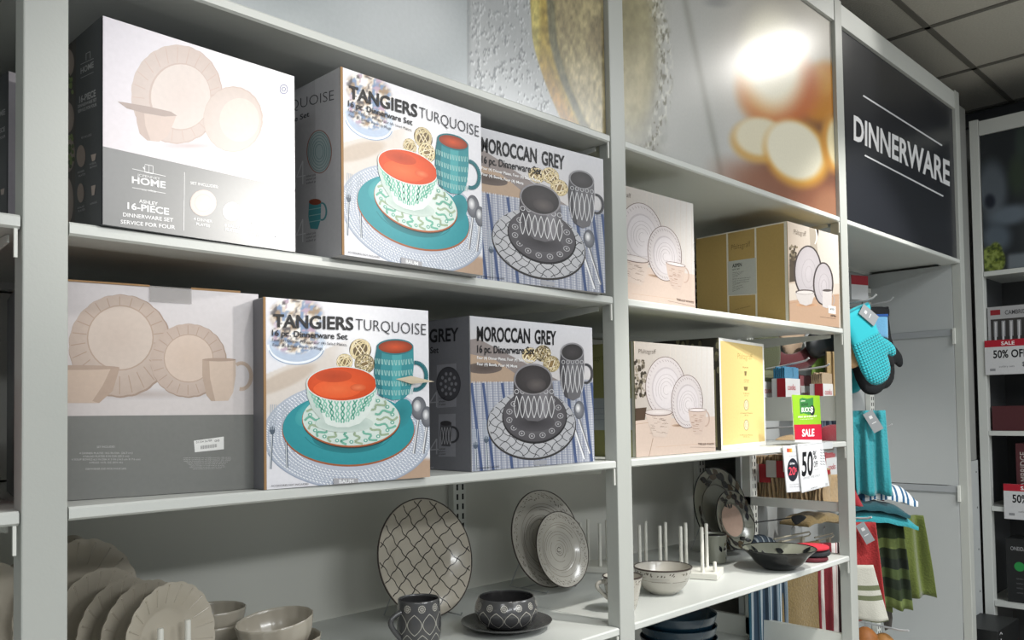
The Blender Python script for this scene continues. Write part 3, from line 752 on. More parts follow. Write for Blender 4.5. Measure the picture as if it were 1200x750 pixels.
# box at the far left on the same shelf
ash0 = carton('dinnerware_box', 'grey sided box at the far left edge behind the left post', .357, .285, zB, .10, .27, .24, .286, ash_body)
def ash0_front(P):
    P.fill('77797a'); P.fill('a9a4aa', v0=.06)
face(ash0, .27, .286, CR1, ash0_front)
def ash0_side(P):
    P.fill('4c4f52'); W = 'a5a6a7'
    P.text('HOME', -22, 352, 18, 335, 16, W, 1); P.text('16-PIECE', -20, 400, 17, 384, 13, W, 2); P.text('SET FOR FOUR', -22, 422, 18, 402, 8, W, 1); P.poly([(4, 556), (16, 552), (13, 570), (6, 572)], 'b0a49c')
face(ash0, 0, .286, CR1, ash0_side, side=.24, name='side_print')
# lower blush box, back side out
CR3 = (0, 300, 2.5)
ash2 = carton('dinnerware_box', 'white and grey box of blush plate set with clear tape, on the lower box shelf', .328, .097, zC, -.170, .328, .24, .309, ash_body, top=CARD)
def art_ashley2(P):
    P.fill('cdc9cc'); P.gpoly([(50, 60), (765, 112), (765, 470), (50, 470)], ['c4bfc1', 'd9d5d8', 'd4cecd', 'cbc4c3'])
    P.poly([(50, 470), (770, 464), (770, 800), (50, 800)], '7c7d7a')
    P.ell(400, 405, 240, 18, 'b5aaa6', edge='cdc8c9')
    P.ell(352, 264, 149, 149, 'a18d80', wob=scal(), n=80); P.ell(350, 262, 146, 146, 'c5b6ac', edge='b8a79c', wob=scal(), n=80)
    for a in range(0, 360, 15): t = math.radians(a); P.line([(350 + 100 * math.cos(t), 255 + 98 * math.sin(t)), (350 + 143 * math.cos(t), 262 + 143 * math.sin(t))], 2.6, 'aa9586', keep=True)
    P.up(); P.ell(352, 240, 98, 96, 'b09c8e'); P.ell(352, 240, 94, 92, 'c3b4aa', edge='c9bbb1')
    P.ell(552, 307, 110, 107, 'a39083', wob=scal(), n=80); P.ell(550, 305, 108, 105, 'c6b7ad', edge='bba99e', wob=scal(), n=80)
    for a in range(0, 360, 18): t = math.radians(a); P.line([(550 + 75 * math.cos(t), 305 + 73 * math.sin(t)), (550 + 105 * math.cos(t), 305 + 102 * math.sin(t))], 2.2, 'ad988a', keep=True)
    P.up(); P.ell(552, 300, 73, 71, 'b4a092'); P.ell(552, 300, 70, 68, 'cbb8aa', edge='cfbdb0')
    P.poly([(95, 325), (110, 370), (150, 420), (200, 431), (290, 431), (330, 395), (350, 328)], 'c6b2a3'); P.poly([(290, 431), (330, 395), (350, 328), (325, 328), (300, 380), (270, 425)], 'b29d8e'); P.ell(223, 327, 127, 7, 'ad998b')
    P.arc(706, 352, 29, 38, 11, 'c3af9f', -120, 100); P.poly([(592, 303), (592, 350), (604, 408), (618, 425), (668, 424), (682, 400), (690, 350), (690, 305)], 'ccb9aa'); P.poly([(592, 303), (592, 350), (604, 408), (618, 425), (630, 425), (615, 360), (612, 305)], 'b5a192'); P.ell(641, 304, 49, 5, 'a89486')
    W = 'c4c4c2'
    for k, sx in enumerate(('SET INCLUDES:', '', '4 DINNER PLATES 10.5 IN DIA. (26.7 cm)', '4 SALAD PLATES 8 IN DIA (20.3 cm)', '4 SOUP BOWLS 6.5 IN DIA X 3 IN (16.5 cm X 7.6 cm)', '4 MUGS 14 FL OZ (414 mL)', '', 'DISHWASHER AND MICROWAVE SAFE')):
        if sx: L = len(sx) * 4.1; P.text(sx, 310 - L / 2, 562 + k * 9.2, 310 + L / 2, 561 + k * 9.2, 5.5, W, 0)
    for k in range(8): L = (138, 140, 136, 120, 110, 100, 104, 84)[k]; P.text('made for household use and fully tested for safe service', 606 - L / 2, 593 + k * 4.6, 606 + L / 2, 591 + k * 4.6, 3, W, 0)
    P.poly([(567, 541), (655, 529), (655, 566), (570, 575)], 'e6e6e4')
    for k in range(20): P.line([(588 + k * 2.4, 556 - k * .3), (588 + k * 2.4, 566 - k * .3)], (.8, 1.4)[k % 3 == 0], '222222', keep=True)
    P.up(); P.text('01234 56789', 574, 549, 620, 543, 6, '333333', 0); P.text('00', 628, 545, 642, 543, 6, '333333', 0)
face(ash2, .328, .309, CR3, art_ashley2)
TAPE = mat('clear_tape', 'b7b4b2', .12); 
tm = TAPE.node_tree.nodes['Principled BSDF']; tm.inputs['Alpha'].default_value = .35
MB().box((.165, -.003, .287), (.225, -.0022, .3105)).box((.165, -.003, .3095), (.225, .06, .3105)).build('tape', TAPE, ash2)
MB().box((.055, -.003, .309), (.165, .018, .3115)).build('raised_flap', CARD, ash2); MB().box((.225, .0, .309), (.30, .03, .3125)).build('raised_flap', CARD, ash2)

# --- cream sets
CRP = (680, 380, 3.75)
def art_trellis(P):
    P.fill('c9bcae'); P.gpoly([(237, 60), (600, 90), (600, 420), (237, 420)], ['aea69d', 'cfccc9', 'c8c3c0', 'b0a79f'])
    for k in range(9): P.line([(395 + k * 23, 70), (392 + k * 23, 420)], 2, 'c5bcb4', keep=True)
    P.up(); P.poly([(237, 420), (600, 405), (610, 600), (237, 600)], 'c4b2a6'); P.line([(237, 440), (330, 428)], 2, 'a98f7c'); P.line([(318, 500), (298, 590)], 2, '8f7563'); P.line([(330, 540), (600, 520)], 1.5, 'bda08b')
    P.poly([(237, 370), (290, 365), (282, 420), (237, 425)], '4b3c30')
    for k in range(60): P.ell(rnd.uniform(238, 285), rnd.uniform(150, 330), rnd.uniform(3, 8), rnd.uniform(5, 13), rnd.choice(['4a4338', '6b6355', '39332a', '8a8172']), n=8); P.k -= .8
    P.up()
    def pl(cx, cy, rx, ry, inner):
        P.ell(cx, cy, rx, ry, '5f4a44', n=48); P.ell(cx, cy, rx - 2.5, ry - 2.5, 'cbc5c6', edge='c2bbbb', n=48)
        for a in range(0, 360, 9): t = math.radians(a); x, y = cx + rx * .87 * math.cos(t), cy + ry * .87 * math.sin(t); P.line([(x - 3, y - 3), (x + 2, y + 1), (x + 3, y + 5)], 1.6, '7d7272', keep=True)
        P.up(); P.ell(cx + 2, cy + 6, rx * .70, ry * .70, 'b3acae'); P.ell(cx + 4, cy + 8, rx * .66, ry * .66, 'cfc9ca', edge='c8c2c4')
        for q in (.15, .28, .4, .52): P.arc(cx + 4, cy + 14, rx * q, ry * q, 1.6, 'a49c9e', 30 * q * 10, 250 + 300 * q, keep=True)
        P.up()
    pl(372, 275, 88, 133, 0); P.ell(430, 445, 30, 6, '7c6656', edge='b89f8c'); pl(467, 340, 70, 118, 0)
    P.poly([(283, 395), (300, 440), (318, 492), (375, 497), (392, 450), (402, 388)], 'c3b4aa')
    for k in range(26): y = 405 + rnd.uniform(0, 80); x = 300 + rnd.uniform(0, 70); P.line([(x, y), (x + 16, y + 1)], 1.3, '7a6a62', keep=True)
    P.up(); P.ell(342, 388, 60, 15, '5f4a44'); P.ell(342, 387, 57, 12.5, 'd2cbc9', edge='c3bab7')
    P.arc(548, 415, 17, 32, 5, 'b39c90', -90, 100); P.poly([(472, 380), (480, 430), (500, 483), (532, 484), (546, 430), (551, 378)], 'c0aea3')
    for k in range(30): y = 395 + rnd.uniform(0, 75); x = 484 + rnd.uniform(0, 45); P.line([(x, y), (x + 13, y + 1)], 1.3, '94796d', keep=True)
    P.up(); P.ell(512, 377, 40, 9, '6b544d'); P.ell(512, 377, 37, 6.5, 'd4cccb')
    P.text('Pfaltzgraff', 254, 128, 330, 130, 20, '4a3f36', -1); P.text('TRELLIS WHITE', 515, 530, 585, 530, 8, '5a4a42', 1); P.line([(480, 540), (590, 542)], 1, '6a5a52')
OLIVE = mat('carton_olive', '8c8c62', .55); CREAM = mat('carton_cream', 'c9c7bd', .55)
pf2 = carton('dinnerware_box', 'cream box of rustic plate set on the lower box shelf, behind the middle post', 1.634, .036, zC, -.008, .352, .30, .281, OLIVE)
Pp, op = face(pf2, .352, .281, CRP, art_trellis)
def pf_side(P):
    P.fill('8a8b5a'); P.poly([(40, 325), (240, 325), (240, 465), (40, 465)], '9ea5a8')
    P.text('Pfaltzgraff', 20, 170, 118, 152, 24, '55552f', -1); P.fill('c4c4b4', u0=P.w - .008)
    for k, y in enumerate((370, 395, 420)): P.line([(60, y), (130, y - 2)], 2, '7e8488')
face(pf2, 0, .281, CRP, pf_side, side=.30, name='side_print')
pf1 = carton('dinnerware_box', 'cream box of rustic plate set on the upper box shelf, beside the middle post', 1.553, .044, zB, -.035, .348, .30, .284, OLIVE)
copy_print(op, pf1, .348 / .352, .284 / .281)
# tan and white box
CRA = (700, 180, 3.41)
KRAFT = mat('carton_ochre', 'b59a5f', .55)
asp = carton('dinnerware_box', 'ochre sided box of white rimmed plate set, right end of the upper shelf', 2.388, .012, zB, -.035, .333, .33, .308, KRAFT)
def art_aspen(P):
    P.fill('c9bfb3'); P.gpoly([(755, 270), (965, 320), (965, 520), (755, 520)], ['b9ac9d', 'd6d0c9', 'd3ccc4', 'bba999'])
    P.poly([(845, 295), (870, 300), (880, 400), (850, 380)], 'a89e90'); P.arc(845, 330, 30, 50, 4, 'e2ddd5', -60, 40)
    P.poly([(755, 590), (965, 560), (965, 720), (755, 700)], 'b89a82'); P.line([(755, 600), (965, 566)], 2, 'b08c70')
    P.poly([(766, 400), (795, 400), (790, 510), (766, 515)], '50473c')
    for k in range(40): P.ell(rnd.uniform(768, 797), rnd.uniform(365, 450), rnd.uniform(3, 6), rnd.uniform(4, 8), rnd.choice(['5d5344', '463f35', '857a66']), n=7); P.k -= .8
    P.up()
    for cx, cy, rx, ry in ((840, 472, 56, 105), (901, 520, 41, 86)):
        P.ell(cx, cy, rx, ry, '47403f', n=40); P.ell(cx, cy, rx - 6, ry - 6, 'bfb9bc', edge='b2acaf', n=40); P.arc(cx + 3, cy + 8, rx * .5, ry * .55, 1.4, '9d9699'); P.arc(cx + 3, cy + 10, rx * .25, ry * .3, 1.2, '9d9699')
    P.ell(835, 605, 42, 8, '8f6e55', edge='c79f7f'); P.poly([(790, 555), (797, 580), (808, 600), (832, 608), (855, 600), (864, 570), (865, 552)], 'c6c0bd'); P.ell(828, 553, 38, 10, '5a5250'); P.ell(828, 555, 33, 7, 'cfc9c6')
    P.arc(938, 585, 7, 18, 4, 'a9a19e', -90, 90); P.poly([(898, 548), (898, 612), (915, 618), (934, 612), (936, 548)], 'c9c3c1'); P.ell(917, 547, 19, 5, '57504e')
    P.poly([(922, 607), (951, 611), (951, 642), (922, 637)], 'e8e8e6'); P.text('$00', 927, 624, 945, 627, 8, '333333', 1)
    P.text('Pfaltzgraff', 783, 322, 832, 331, 20, '5a4c3f', -1); P.text('ASPEN', 930, 650, 952, 654, 7, '4a3f38', 2); P.line([(888, 652), (950, 660)], 1.2, '6b5a4e')
    P.poly([(874, 302), (882, 306), (881, 332)], '17140f')
face(asp, .333, .308, CRA, art_aspen)
def asp_side(P):
    P.fill('bb9f63'); W = 'e4e0d2'
    P.line([(519, 318), (525, 640)], 7, W); P.line([(632, 296), (637, 655)], 7, W); P.line([(752, 272), (760, 670)], 12, W); P.line([(400, 340), (760, 272)], 5, W)
    P.poly([(522, 432), (634, 416), (637, 560), (524, 566)], 'c3c5bd'); P.line([(524, 568), (637, 562)], 3, W)
    P.text('Pfaltzgraff', 536, 386, 612, 370, 22, '6b5836', -1); P.text('ASPEN', 540, 456, 578, 450, 14, '2c2a26', 2); P.text('16 PC SET', 540, 467, 570, 463, 6, '45423c', 1)
    for k in range(4): P.text('service for four', 541, 478 + k * 6, 541 + 46 - k * 8, 472 + k * 6, 4, '55524a', 0)
    for k in range(7): P.text('dishwasher and microwave safe stoneware', 541, 504 + k * 8, 541 + (72, 68, 66, 30, 40, 44, 30)[k], 496 + k * 7.6, 4.5, '55524a', 0)
    P.text('made of stoneware', 550, 626, 612, 611, 5, '6b5836', 0)
face(asp, 0, .308, CRA, asp_side, side=.33, name='side_print')
# yellow box
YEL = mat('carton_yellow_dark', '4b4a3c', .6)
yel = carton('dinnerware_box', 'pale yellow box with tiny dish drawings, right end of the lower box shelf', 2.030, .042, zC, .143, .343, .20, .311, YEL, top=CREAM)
def art_yellow(P):
    P.fill('f2f0ea'); P.fill('dfc584', u0=.010, v0=.012, u1=.333, v1=.303)
    c = '9b8143'
    P.text('Pfaltzgraff', 690, 152, 754, 156, 26, c, -1)
    P.text('16 pc set', 712, 192, 736, 193, 7, '6e5a2c', 1)
    P.poly([(719, 206), (730, 207), (728, 226), (721, 226)], '7a6a45'); P.poly([(716, 274), (735, 275), (731, 292), (720, 291)], '7a6a45')
    for y in (355, 443): P.ell(728, y, 11, 24, '8d7c52'); P.ell(728, y, 9, 21, 'd9cfae'); P.arc(728, y, 5, 12, 1.2, '8d7c52')
    for k, (sx, y) in enumerate((('4 Mugs', 247), ('14 oz', 256), ('4 Bowls', 306), ('6 in', 316), ('4 Salad Plates', 393), ('8 in', 402), ('4 Dinner Plates', 489), ('10.5 in', 497))): P.text(sx, 728 - len(sx) * 1.9, y, 728 + len(sx) * 1.9, y, 5, '7a6638', 0)
face(yel, .343, .311, CRP, art_yellow)
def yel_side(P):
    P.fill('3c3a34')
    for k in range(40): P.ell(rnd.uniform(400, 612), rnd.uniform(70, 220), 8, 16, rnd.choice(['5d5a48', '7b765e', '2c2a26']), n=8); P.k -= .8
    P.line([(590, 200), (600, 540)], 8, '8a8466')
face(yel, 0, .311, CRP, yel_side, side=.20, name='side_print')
# sliver of a red box at the far left
rb = carton('gift_box', 'red box with cream edge at the far left edge of the lower box shelf', .02, .02, zC, 0, .252, .25, .17, mat('carton_red', '8e2f2c', .5), group=None)
MB().box((.246, -.0015, 0), (.253, .0, .17)).build('edge_band', CREAM, rb)

# ------------------------------------------------------------------ dishes on the display shelf
BLUSH = mat('cream_stoneware', 'c3bba8', .3, coat=.3)
CREAMG = mat('ivory_glaze', 'b7afa0', .22, coat=.5)
CHAR = mat('charcoal_glaze', '4a4a4b', .22, coat=.5)
CHARIN = mat('charcoal_inner_glaze', '353435', .2, coat=.5)
OFFW = mat('distressed_white_glaze', 'bcb8ae', .22, coat=.5, var=.06, bscale=40)
BROWNRIM = mat('brown_rim_glaze', '3d342f', .3)
BLACKG = mat('black_glaze', '0e1011', .22, coat=.15, spec=.35)
SAGE = mat('sage_glaze', '7f8174', .25, coat=.4)
BLUEG = mat('deep_blue_glaze', '122b3a', .25, coat=.15)
PEGW = mat('white_painted_wood', 'd6d5cc', .5)

def interp(prof, r):
    for (r0, z0), (r1, z1) in zip(prof, prof[1:]):
        if r <= r1: return z0 + (z1 - z0) * (r - r0) / max(r1 - r0, 1e-9)
    return prof[-1][1]
def plate_prof(R, rise=.020, well=.62, th=.0045):
    top = [(0, .004), (R * well * .9, .004), (R * well, .0065), (R * (well + .06), .010), (R * .9, rise - .002), (R, rise)]
    bot = [(R * .985, rise - .0035), (R * .7, .007), (R * .6, .001), (R * .5, 0), (R * .48, .0015), (0, .0015)]
    return top, bot
def plate(name, label, x, y, z, D, lean=15, rz=0, m=BLUSH, rim=None, art=None, group=None, wob=None, cat='plate', flat=False, rise=.020, dz=0, stand=None):
    R = D / 2; t = thing(name, label, cat, (x, y, z), rz, group)
    top, bot = plate_prof(R, rise); th = math.radians(lean)
    rot = (0, 0, 0) if flat else (PI / 2 - th, 0, 0)
    loc = (0, 0, 0) if flat else (0, R * math.sin(th) * .9, R * math.cos(th) + .004 + dz)
    MB().lathe(top + bot, 88 if wob else 64, wob).build('plate_body', m, t, loc, rot, smooth=True, sharp=60)
    if rim:
        rr = MB().lathe([(R * .985, rise + .0006), (R * 1.004, rise + .0008), (R * 1.006, rise - .002), (R * .985, rise - .004), (R * .985, rise + .0006)], 64)
        rr.build('rim_band', rim, t, loc, rot, smooth=True)
    if art:
        P = Print(D, D, lambda a, b: (a * R + R, b * R + R), surf=lambda u, v, k: (u - R, v - R, interp(top, min(math.hypot(u - R, v - R), R)) + (.0004 if rim is not BLACKG else .0011) + k * 1.5))
        art(P); P.build('painted_pattern', t, GLAZEP, loc, rot)
    if stand:
        for sx in (-1, 1):
            w_ = D * .22
            MB().tube([(sx * w_, -.045, .012), (sx * w_, -.040, .004), (sx * w_, .02, .004), (sx * w_, .10, .004), (sx * w_ * .6, .055, D * .45)], .0016, 6).build('stand_wire', STEEL, t)
        MB().tube([(-w_, .06, .004), (w_, .06, .004)], .0016, 6).build('stand_wire', STEEL, t)
    return t
def clipR(P, pts, wd, c, r=.97, rmin=0):
    cur = []
    for p in pts:
        q = math.hypot(*p)
        if rmin <= q < r: cur.append(p)
        else:
            if len(cur) > 1: P.line(cur, wd, c, keep=True)
            cur = []
    if len(cur) > 1: P.line(cur, wd, c, keep=True)
def lattice_art(P):
    st = .25
    for fam in (0, 1):
        a = math.radians(34 if fam else 126)
        for k in range(-5, 6):
            ox, oy = -math.sin(a) * k * st, math.cos(a) * k * st; pts = []
            for q in range(-100, 101):
                s = q * .0115; ph = math.sin(s / st * 2 * PI ); wv = .012 * math.copysign(abs(ph) ** .6, ph)
                pts.append((ox + math.cos(a) * s - math.sin(a) * wv, oy + math.sin(a) * s + math.cos(a) * wv))
            clipR(P, pts, .016, '26241f')
    P.up()
def distressed_art(P):
    r = random.Random(5)
    for k in range(70):
        t = 2 * PI * k / 70
        for _ in range(3):
            q = r.uniform(.80, .93); d = r.uniform(-.03, .03)
            P.line([(q * math.cos(t + d), q * math.sin(t + d)), ((q + r.uniform(-.04, .04)) * math.cos(t + d + .05), (q + .02) * math.sin(t + d + .05))], .010, r.choice(['4c4640', '6b645c', '8d867c']), keep=True)
    for q in (.1, .16, .25, .33, .42, .5, .56, .62, .68, .74):
        for _ in range(3):
            a0 = r.uniform(0, 360); P.arc(.02, .0, q, q * .97, .008 if q > .3 else .013, r.choice(['8c857b', '6e675e', 'a39c91']), a0, a0 + r.uniform(60, 170), n=22, keep=True)
    P.arc(0, 0, .07, .06, .018, '4c4640', 20, 300, keep=True); P.up()
def leaf(P, x, y, a, L, c, vein=None):
    pts = []
    for i in range(9):
        t = i / 8; w_ = math.sin(t * PI) * L * .24; pts.append((t * L, w_))
    for i in range(7, 0, -1):
        t = i / 8; pts.append((t * L, -math.sin(t * PI) * L * .24))
    Q = [(x + u * math.cos(a) - v * math.sin(a), y + u * math.sin(a) + v * math.cos(a)) for u, v in pts]
    m_ = (x + L * .5 * math.cos(a), y + L * .5 * math.sin(a))
    cc = lin(K(c))
    for i in range(len(Q)): P._add([m_, Q[i], Q[(i + 1) % len(Q)]], [cc] * 3)
    P.up()
def leaves_art(P):
    r = random.Random(11)
    for k in range(90):  # sage and mauve clouding on the well
        t = r.uniform(0, 2 * PI); q = r.uniform(0, .56)
    P.arc(0, 0, .60, .60, .012, '2a2b29', 0, 360, n=48)
    for (a0, a1) in ((15, 120), (190, 300)):
        pts = [((.78 + .07 * math.sin(i * .9)) * math.cos(math.radians(a0 + (a1 - a0) * i / 12)), (.78 + .07 * math.sin(i * .9)) * math.sin(math.radians(a0 + (a1 - a0) * i / 12))) for i in range(13)]
        P.line(pts, .016, '121414')
        for i, p in enumerate(pts):
            t = math.atan2(p[1], p[0]); leaf(P, p[0], p[1], t + (1.0 if i % 2 else -1.9), .30, ('101212', '4a3c26', '141616')[i % 3])
def leaves_small(P):
    rr = [q / 8 * .55 for q in range(9)]
    for i in range(36):
        a, b = 2 * PI * i / 36, 2 * PI * (i + 1) / 36
        for q in range(8): P._add([(rr[q] * math.cos(a), rr[q] * math.sin(a)), (rr[q + 1] * math.cos(a), rr[q + 1] * math.sin(a)), (rr[q + 1] * math.cos(b), rr[q + 1] * math.sin(b)), (rr[q] * math.cos(b), rr[q] * math.sin(b))], [lin(K('c4a795'))] * 4)
    P.up(); leaves_art(P)
    leaf(P, -.1, .45, 2.4, .22, '151717'); leaf(P, .05, .4, .9, .2, '151717'); leaf(P, .0, .38, 1.8, .2, '151717')

plate('lattice_plate', 'large cream dinner plate with black lattice lines, standing on a wire stand', 1.275, .385, zD, .284, 13, 0, CREAMG, BROWNRIM, lattice_art, stand=True)
plate('rustic_plate', 'larger distressed white plate standing behind the smaller one by the peg rack', 1.712, .395, zD, .270, 14, 0, OFFW, BROWNRIM, distressed_art, stand=True)
plate('rustic_plate', 'smaller distressed white plate with spiral centre leaning on the larger one', 1.722, .352, zD, .207, 14, 0, OFFW, BROWNRIM, distressed_art, group=None, dz=.004)
plate('leaf_plate', 'large dark green plate with black leaves, standing at the back right', 2.530, .335, zD, .288, 14, -.10, SAGE, BLACKG, leaves_art, stand=True)
plate('leaf_plate', 'smaller dark plate with tan centre and black leaves before the large leaf plate', 2.522, .285, zD, .200, 15, -.10, SAGE, BLACKG, leaves_small, dz=.012)

# scalloped plates in the left peg rack
def scw(t, i):
    return 1 + (.022 * abs(math.sin(t * 11)) if i in (4, 5, 6, 7) else 0) + (.0 if i not in (3,) else 0)
spots = [(.572, .225, .196, 'cream scalloped salad plate at the front of the left rack'),
         (.552, .273, .196, 'cream scalloped salad plate, second from the front of the left rack'),
         (.532, .320, .196, 'cream scalloped salad plate, third from the front of the left rack'),
         (.512, .368, .210, 'cream scalloped plate just before the tall one in the left rack'),
         (.492, .416, .258, 'tall cream scalloped dinner plate at the back of the left rack'),
         (.472, .463, .262, 'dim scalloped dinner plate behind all others in the left rack')]
for i, (x, y, D, lab) in enumerate(spots):
    R = D / 2; t = thing('scalloped_plate', lab, 'plate', (x, y, zD + .0185), .40, 'scalloped plates in the left peg rack')
    top, bot = plate_prof(R, .022, .58)
    th = math.radians(3)
    me = MB().lathe(top + bot, 132, scw)
    me.build('plate_body', CREAMG, t, (0, 0, R * math.cos(th) + .001), (PI / 2 - th, 0, 0), smooth=True, sharp=50)
    rb_ = MB()
    for k in range(22):
        a = 2 * PI * k / 22 + .14
        q = [(R * .66 * math.cos(a), R * .66 * math.sin(a), interp(top, R * .66) + .0006), (R * .97 * math.cos(a), R * .97 * math.sin(a), .0218)]
        rb_.tube(q, [.0005, .0015], 6)
    tag(rb_.build('rim_flutes', CREAMG, t, (0, 0, R * math.cos(th) + .001), (PI / 2 - th, 0, 0), smooth=True), kind='stuff')
lone = plate('scalloped_plate', 'cream scalloped dinner plate at the far left edge, left of the left post', .318, .335, zD, .27, 9, .35, CREAMG, wob=scw)

def rack(name, label, x, y, rz, L, wdt, pegs, hp, stub=True):
    t = thing(name, label, 'plate rack', (x, y, zD), rz)
    MB().box((-wdt / 2, 0, 0), (wdt / 2, L, .018)).build('rack_base', PEGW, t, bevel=.002)
    for sx in (-1, 1):
        for k in range(pegs):
            yy = .045 + (L - .07) * k / (pegs - 1)
            MB().lathe([(0, .017), (.0052, .017), (.0052, hp - .002), (.004, hp), (0, hp)], 14).build('peg', PEGW, t, (sx * (wdt / 2 - .02), yy, 0), smooth=True)
    if stub: MB().lathe([(0, .017), (.0052, .017), (.0052, .045), (.004, .047), (0, .047)], 14).build('short_peg', PEGW, t, (-wdt / 2 + .035, .012, 0), smooth=True)
    return t
rack('peg_rack', 'empty white wooden peg rack standing behind the middle post', 2.165, .135, .40, .44, .12, 7, .148)
rack('peg_rack', 'white wooden peg rack holding the cream scalloped plates', .628, .185, .40, .38, .10, 7, .15, False).location.z = zD
bpy.data.objects['peg_rack.001'].location = (.600, .160, zD)

def cup_prof(pts, th=.003):
    """outer points (r, z) bottom to rim -> closed wall profile"""
    inner = [(max(r - th, 0), max(z, th + .002)) for r, z in reversed(pts)]
    inner[0] = (pts[-1][0] - th, pts[-1][1])
    return [(0, .0)] + pts + [(pts[-1][0] - th * .5, pts[-1][1] + th * .4)] + inner + [(0, th + .002)]
def outer(pts, z):
    P = sorted(pts, key=lambda q: q[1])
    for (r0, z0), (r1, z1) in zip(P, P[1:]):
        if z <= z1: return r0 + (r1 - r0) * (z - z0) / max(z1 - z0, 1e-9)
    return P[-1][0]
def smoothp(pts, n=4):
    out = []
    P = [pts[0]] + pts + [pts[-1]]
    for i in range(1, len(P) - 2):
        for k in range(n):
            t = k / n; p0, p1, p2, p3 = P[i - 1], P[i], P[i + 1], P[i + 2]
            out.append(tuple(.5 * (2 * b + (c - a) * t + (2 * a - 5 * b + 4 * c - d) * t * t + (3 * b - a - 3 * c + d) * t ** 3) for a, b, c, d in zip(p0, p1, p2, p3)))
    return out + [pts[-1]]
def vessel(name, label, cat, x, y, z, pts, m, rim=None, inner=None, art=None, handle=None, group=None, wob=None, tilt=None, th=.003):
    pts = smoothp(pts); t = thing(name, label, cat, (x, y, z), 0, group)
    if tilt: t.rotation_euler = tilt
    MB().lathe(cup_prof(pts, th), 64 if not wob else 96, wob).build('bowl_body' if cat == 'bowl' else 'cup_body', m, t, smooth=True, sharp=60)
    R, H = pts[-1]
    if rim: MB().lathe([(R - th * 1.1, H + .0002), (R - th * .5, H + th * .55), (R + .0008, H + .0004), (R + .0006, H - .0022), (R - .001, H - .002), (R - th * 1.1, H + .0002)], 64).build('rim_band', rim, t, smooth=True)
    if inner:
        ip = [(max(r - th - .0004, 0), z) for r, z in pts if z > th + .004]
        MB().lathe([(0, th + .0026)] + ip[:-1], 64).build('inner_glaze', inner, t, smooth=True)
    if handle:
        a, zt, zb, out, r = handle
        ca, sa = math.cos(a), math.sin(a); rt, rb2 = outer(pts, zt), outer(pts, zb)
        pp = []
        for i in range(13):
            s = i / 12; zz = zt + (zb - zt) * s; base = rt + (rb2 - rt) * s - .002
            q = base + out * math.sin(PI * min(1, max(0, s)) ** .8); pp.append((q * ca, q * sa, zz + .006 * math.sin(PI * s)))
        MB().tube(pp, [r * 1.15] + [r] * 11 + [r * .9], 12).build('handle', m, t, smooth=True)
    if art:
        def surf(u, v, k):
            rr = outer(pts, v) + .0004 + k * 1.2; th_ = u; return (rr * math.cos(th_), rr * math.sin(th_), v)
        P = Print(2 * PI, H, surf=surf); art(P, H); P.build('painted_pattern', t, GLAZEP)
    return t
def ogee_art(n, z0, z1, zdot, c='bdbab0', w_=.03, cols='c0bdb4', rad=.175, rows=1):
    def f(P, H):
        for k in range(n):
            a = 2 * PI * k / n
            for sg, row in [(g, w2) for g in (-1, 1) for w2 in range(rows)]:
                pts = []
                for q in range(15):
                    s = q / 14; v = z0 + (z1 - z0) * s - row * (z1 - z0) * .98
                    pts.append((a + PI / n + (PI / n if row % 2 else 0) + sg * (PI / n) * .93 * math.sin(PI * s) ** .9, v))
                # keep strokes of even width in metres
                for p, q in zip(pts, pts[1:]):
                    dx = w_ * .5
                    P._add([(p[0] - dx, p[1]), (p[0] + dx, p[1]), (q[0] + dx, q[1]), (q[0] - dx, q[1])], [lin(K(c))] * 4)
                    if abs(p[0] - q[0]) > .02: P._add([(p[0], p[1] - .0009), (p[0], p[1] + .0009), (q[0], q[1] + .0009), (q[0], q[1] - .0009)], [lin(K(c))] * 4)
            # dotted rosette above
            for j in range(10):
                b = 2 * PI * j / 10
                P._add([(a + rad * math.cos(b + d) * r_, zdot + .0078 * math.sin(b + d) * r_) for r_, d in ((1, -.25), (1, .25), (.75, .25), (.75, -.25))], [lin(K(cols))] * 4)
                P._add([(a + rad * math.cos(b + d) * r_, zdot + .0078 * math.sin(b + d) * r_) for r_, d in ((.58, -.2), (.58, .2), (.15, .2), (.15, -.2))], [lin(K(cols))] * 4)
    return f
vessel('grey_mug', 'charcoal mug with cream lattice in front of the lattice plate', 'mug', 1.079, .180, zD,
       [(.030, .0), (.036, .004), (.043, .03), (.0455, .06), (.044, .09), (.0425, .112)], CHAR, None, CHARIN, ogee_art(9, .047, .088, .099, rows=2), handle=(math.radians(172), .090, .035, .024, .0055))
sau = plate('grey_saucer', 'charcoal salad plate lying under the charcoal bowl', 1.338, .188, zD, .208, m=CHAR, flat=True, rise=.019)
vessel('grey_bowl', 'charcoal bowl with cream lattice standing on the charcoal plate', 'bowl', 1.338, .188, zD + .0044,
       [(.034, .0), (.048, .004), (.065, .018), (.072, .036), (.070, .052), (.064, .068)], CHAR, None, CHARIN, ogee_art(13, .010, .045, .0545, w_=.022, rad=.115))
def scratch(n, z0, z1, seed, c=('57504a', '7b746b', '9a9389')):
    def f(P, H):
        r = random.Random(seed)
        for _ in range(n):
            a = r.uniform(0, 2 * PI); v = r.uniform(z0, z1); L = r.uniform(.1, .7); k = int(L / .08) + 1; col = lin(K(r.choice(c)))
            for i in range(k): P._add([(a + i * .08, v), (a + i * .08 + .08, v), (a + i * .08 + .08, v + .0007), (a + i * .08, v + .0009)], [col] * 4)
        for _ in range(60):
            a = r.uniform(0, 2 * PI); v = H - r.uniform(.010, .018); col = lin(K('6a635a'))
            P._add([(a, v), (a + .05, v + .001), (a + .07, v + .004), (a + .03, v + .005)], [col] * 4)
    return f
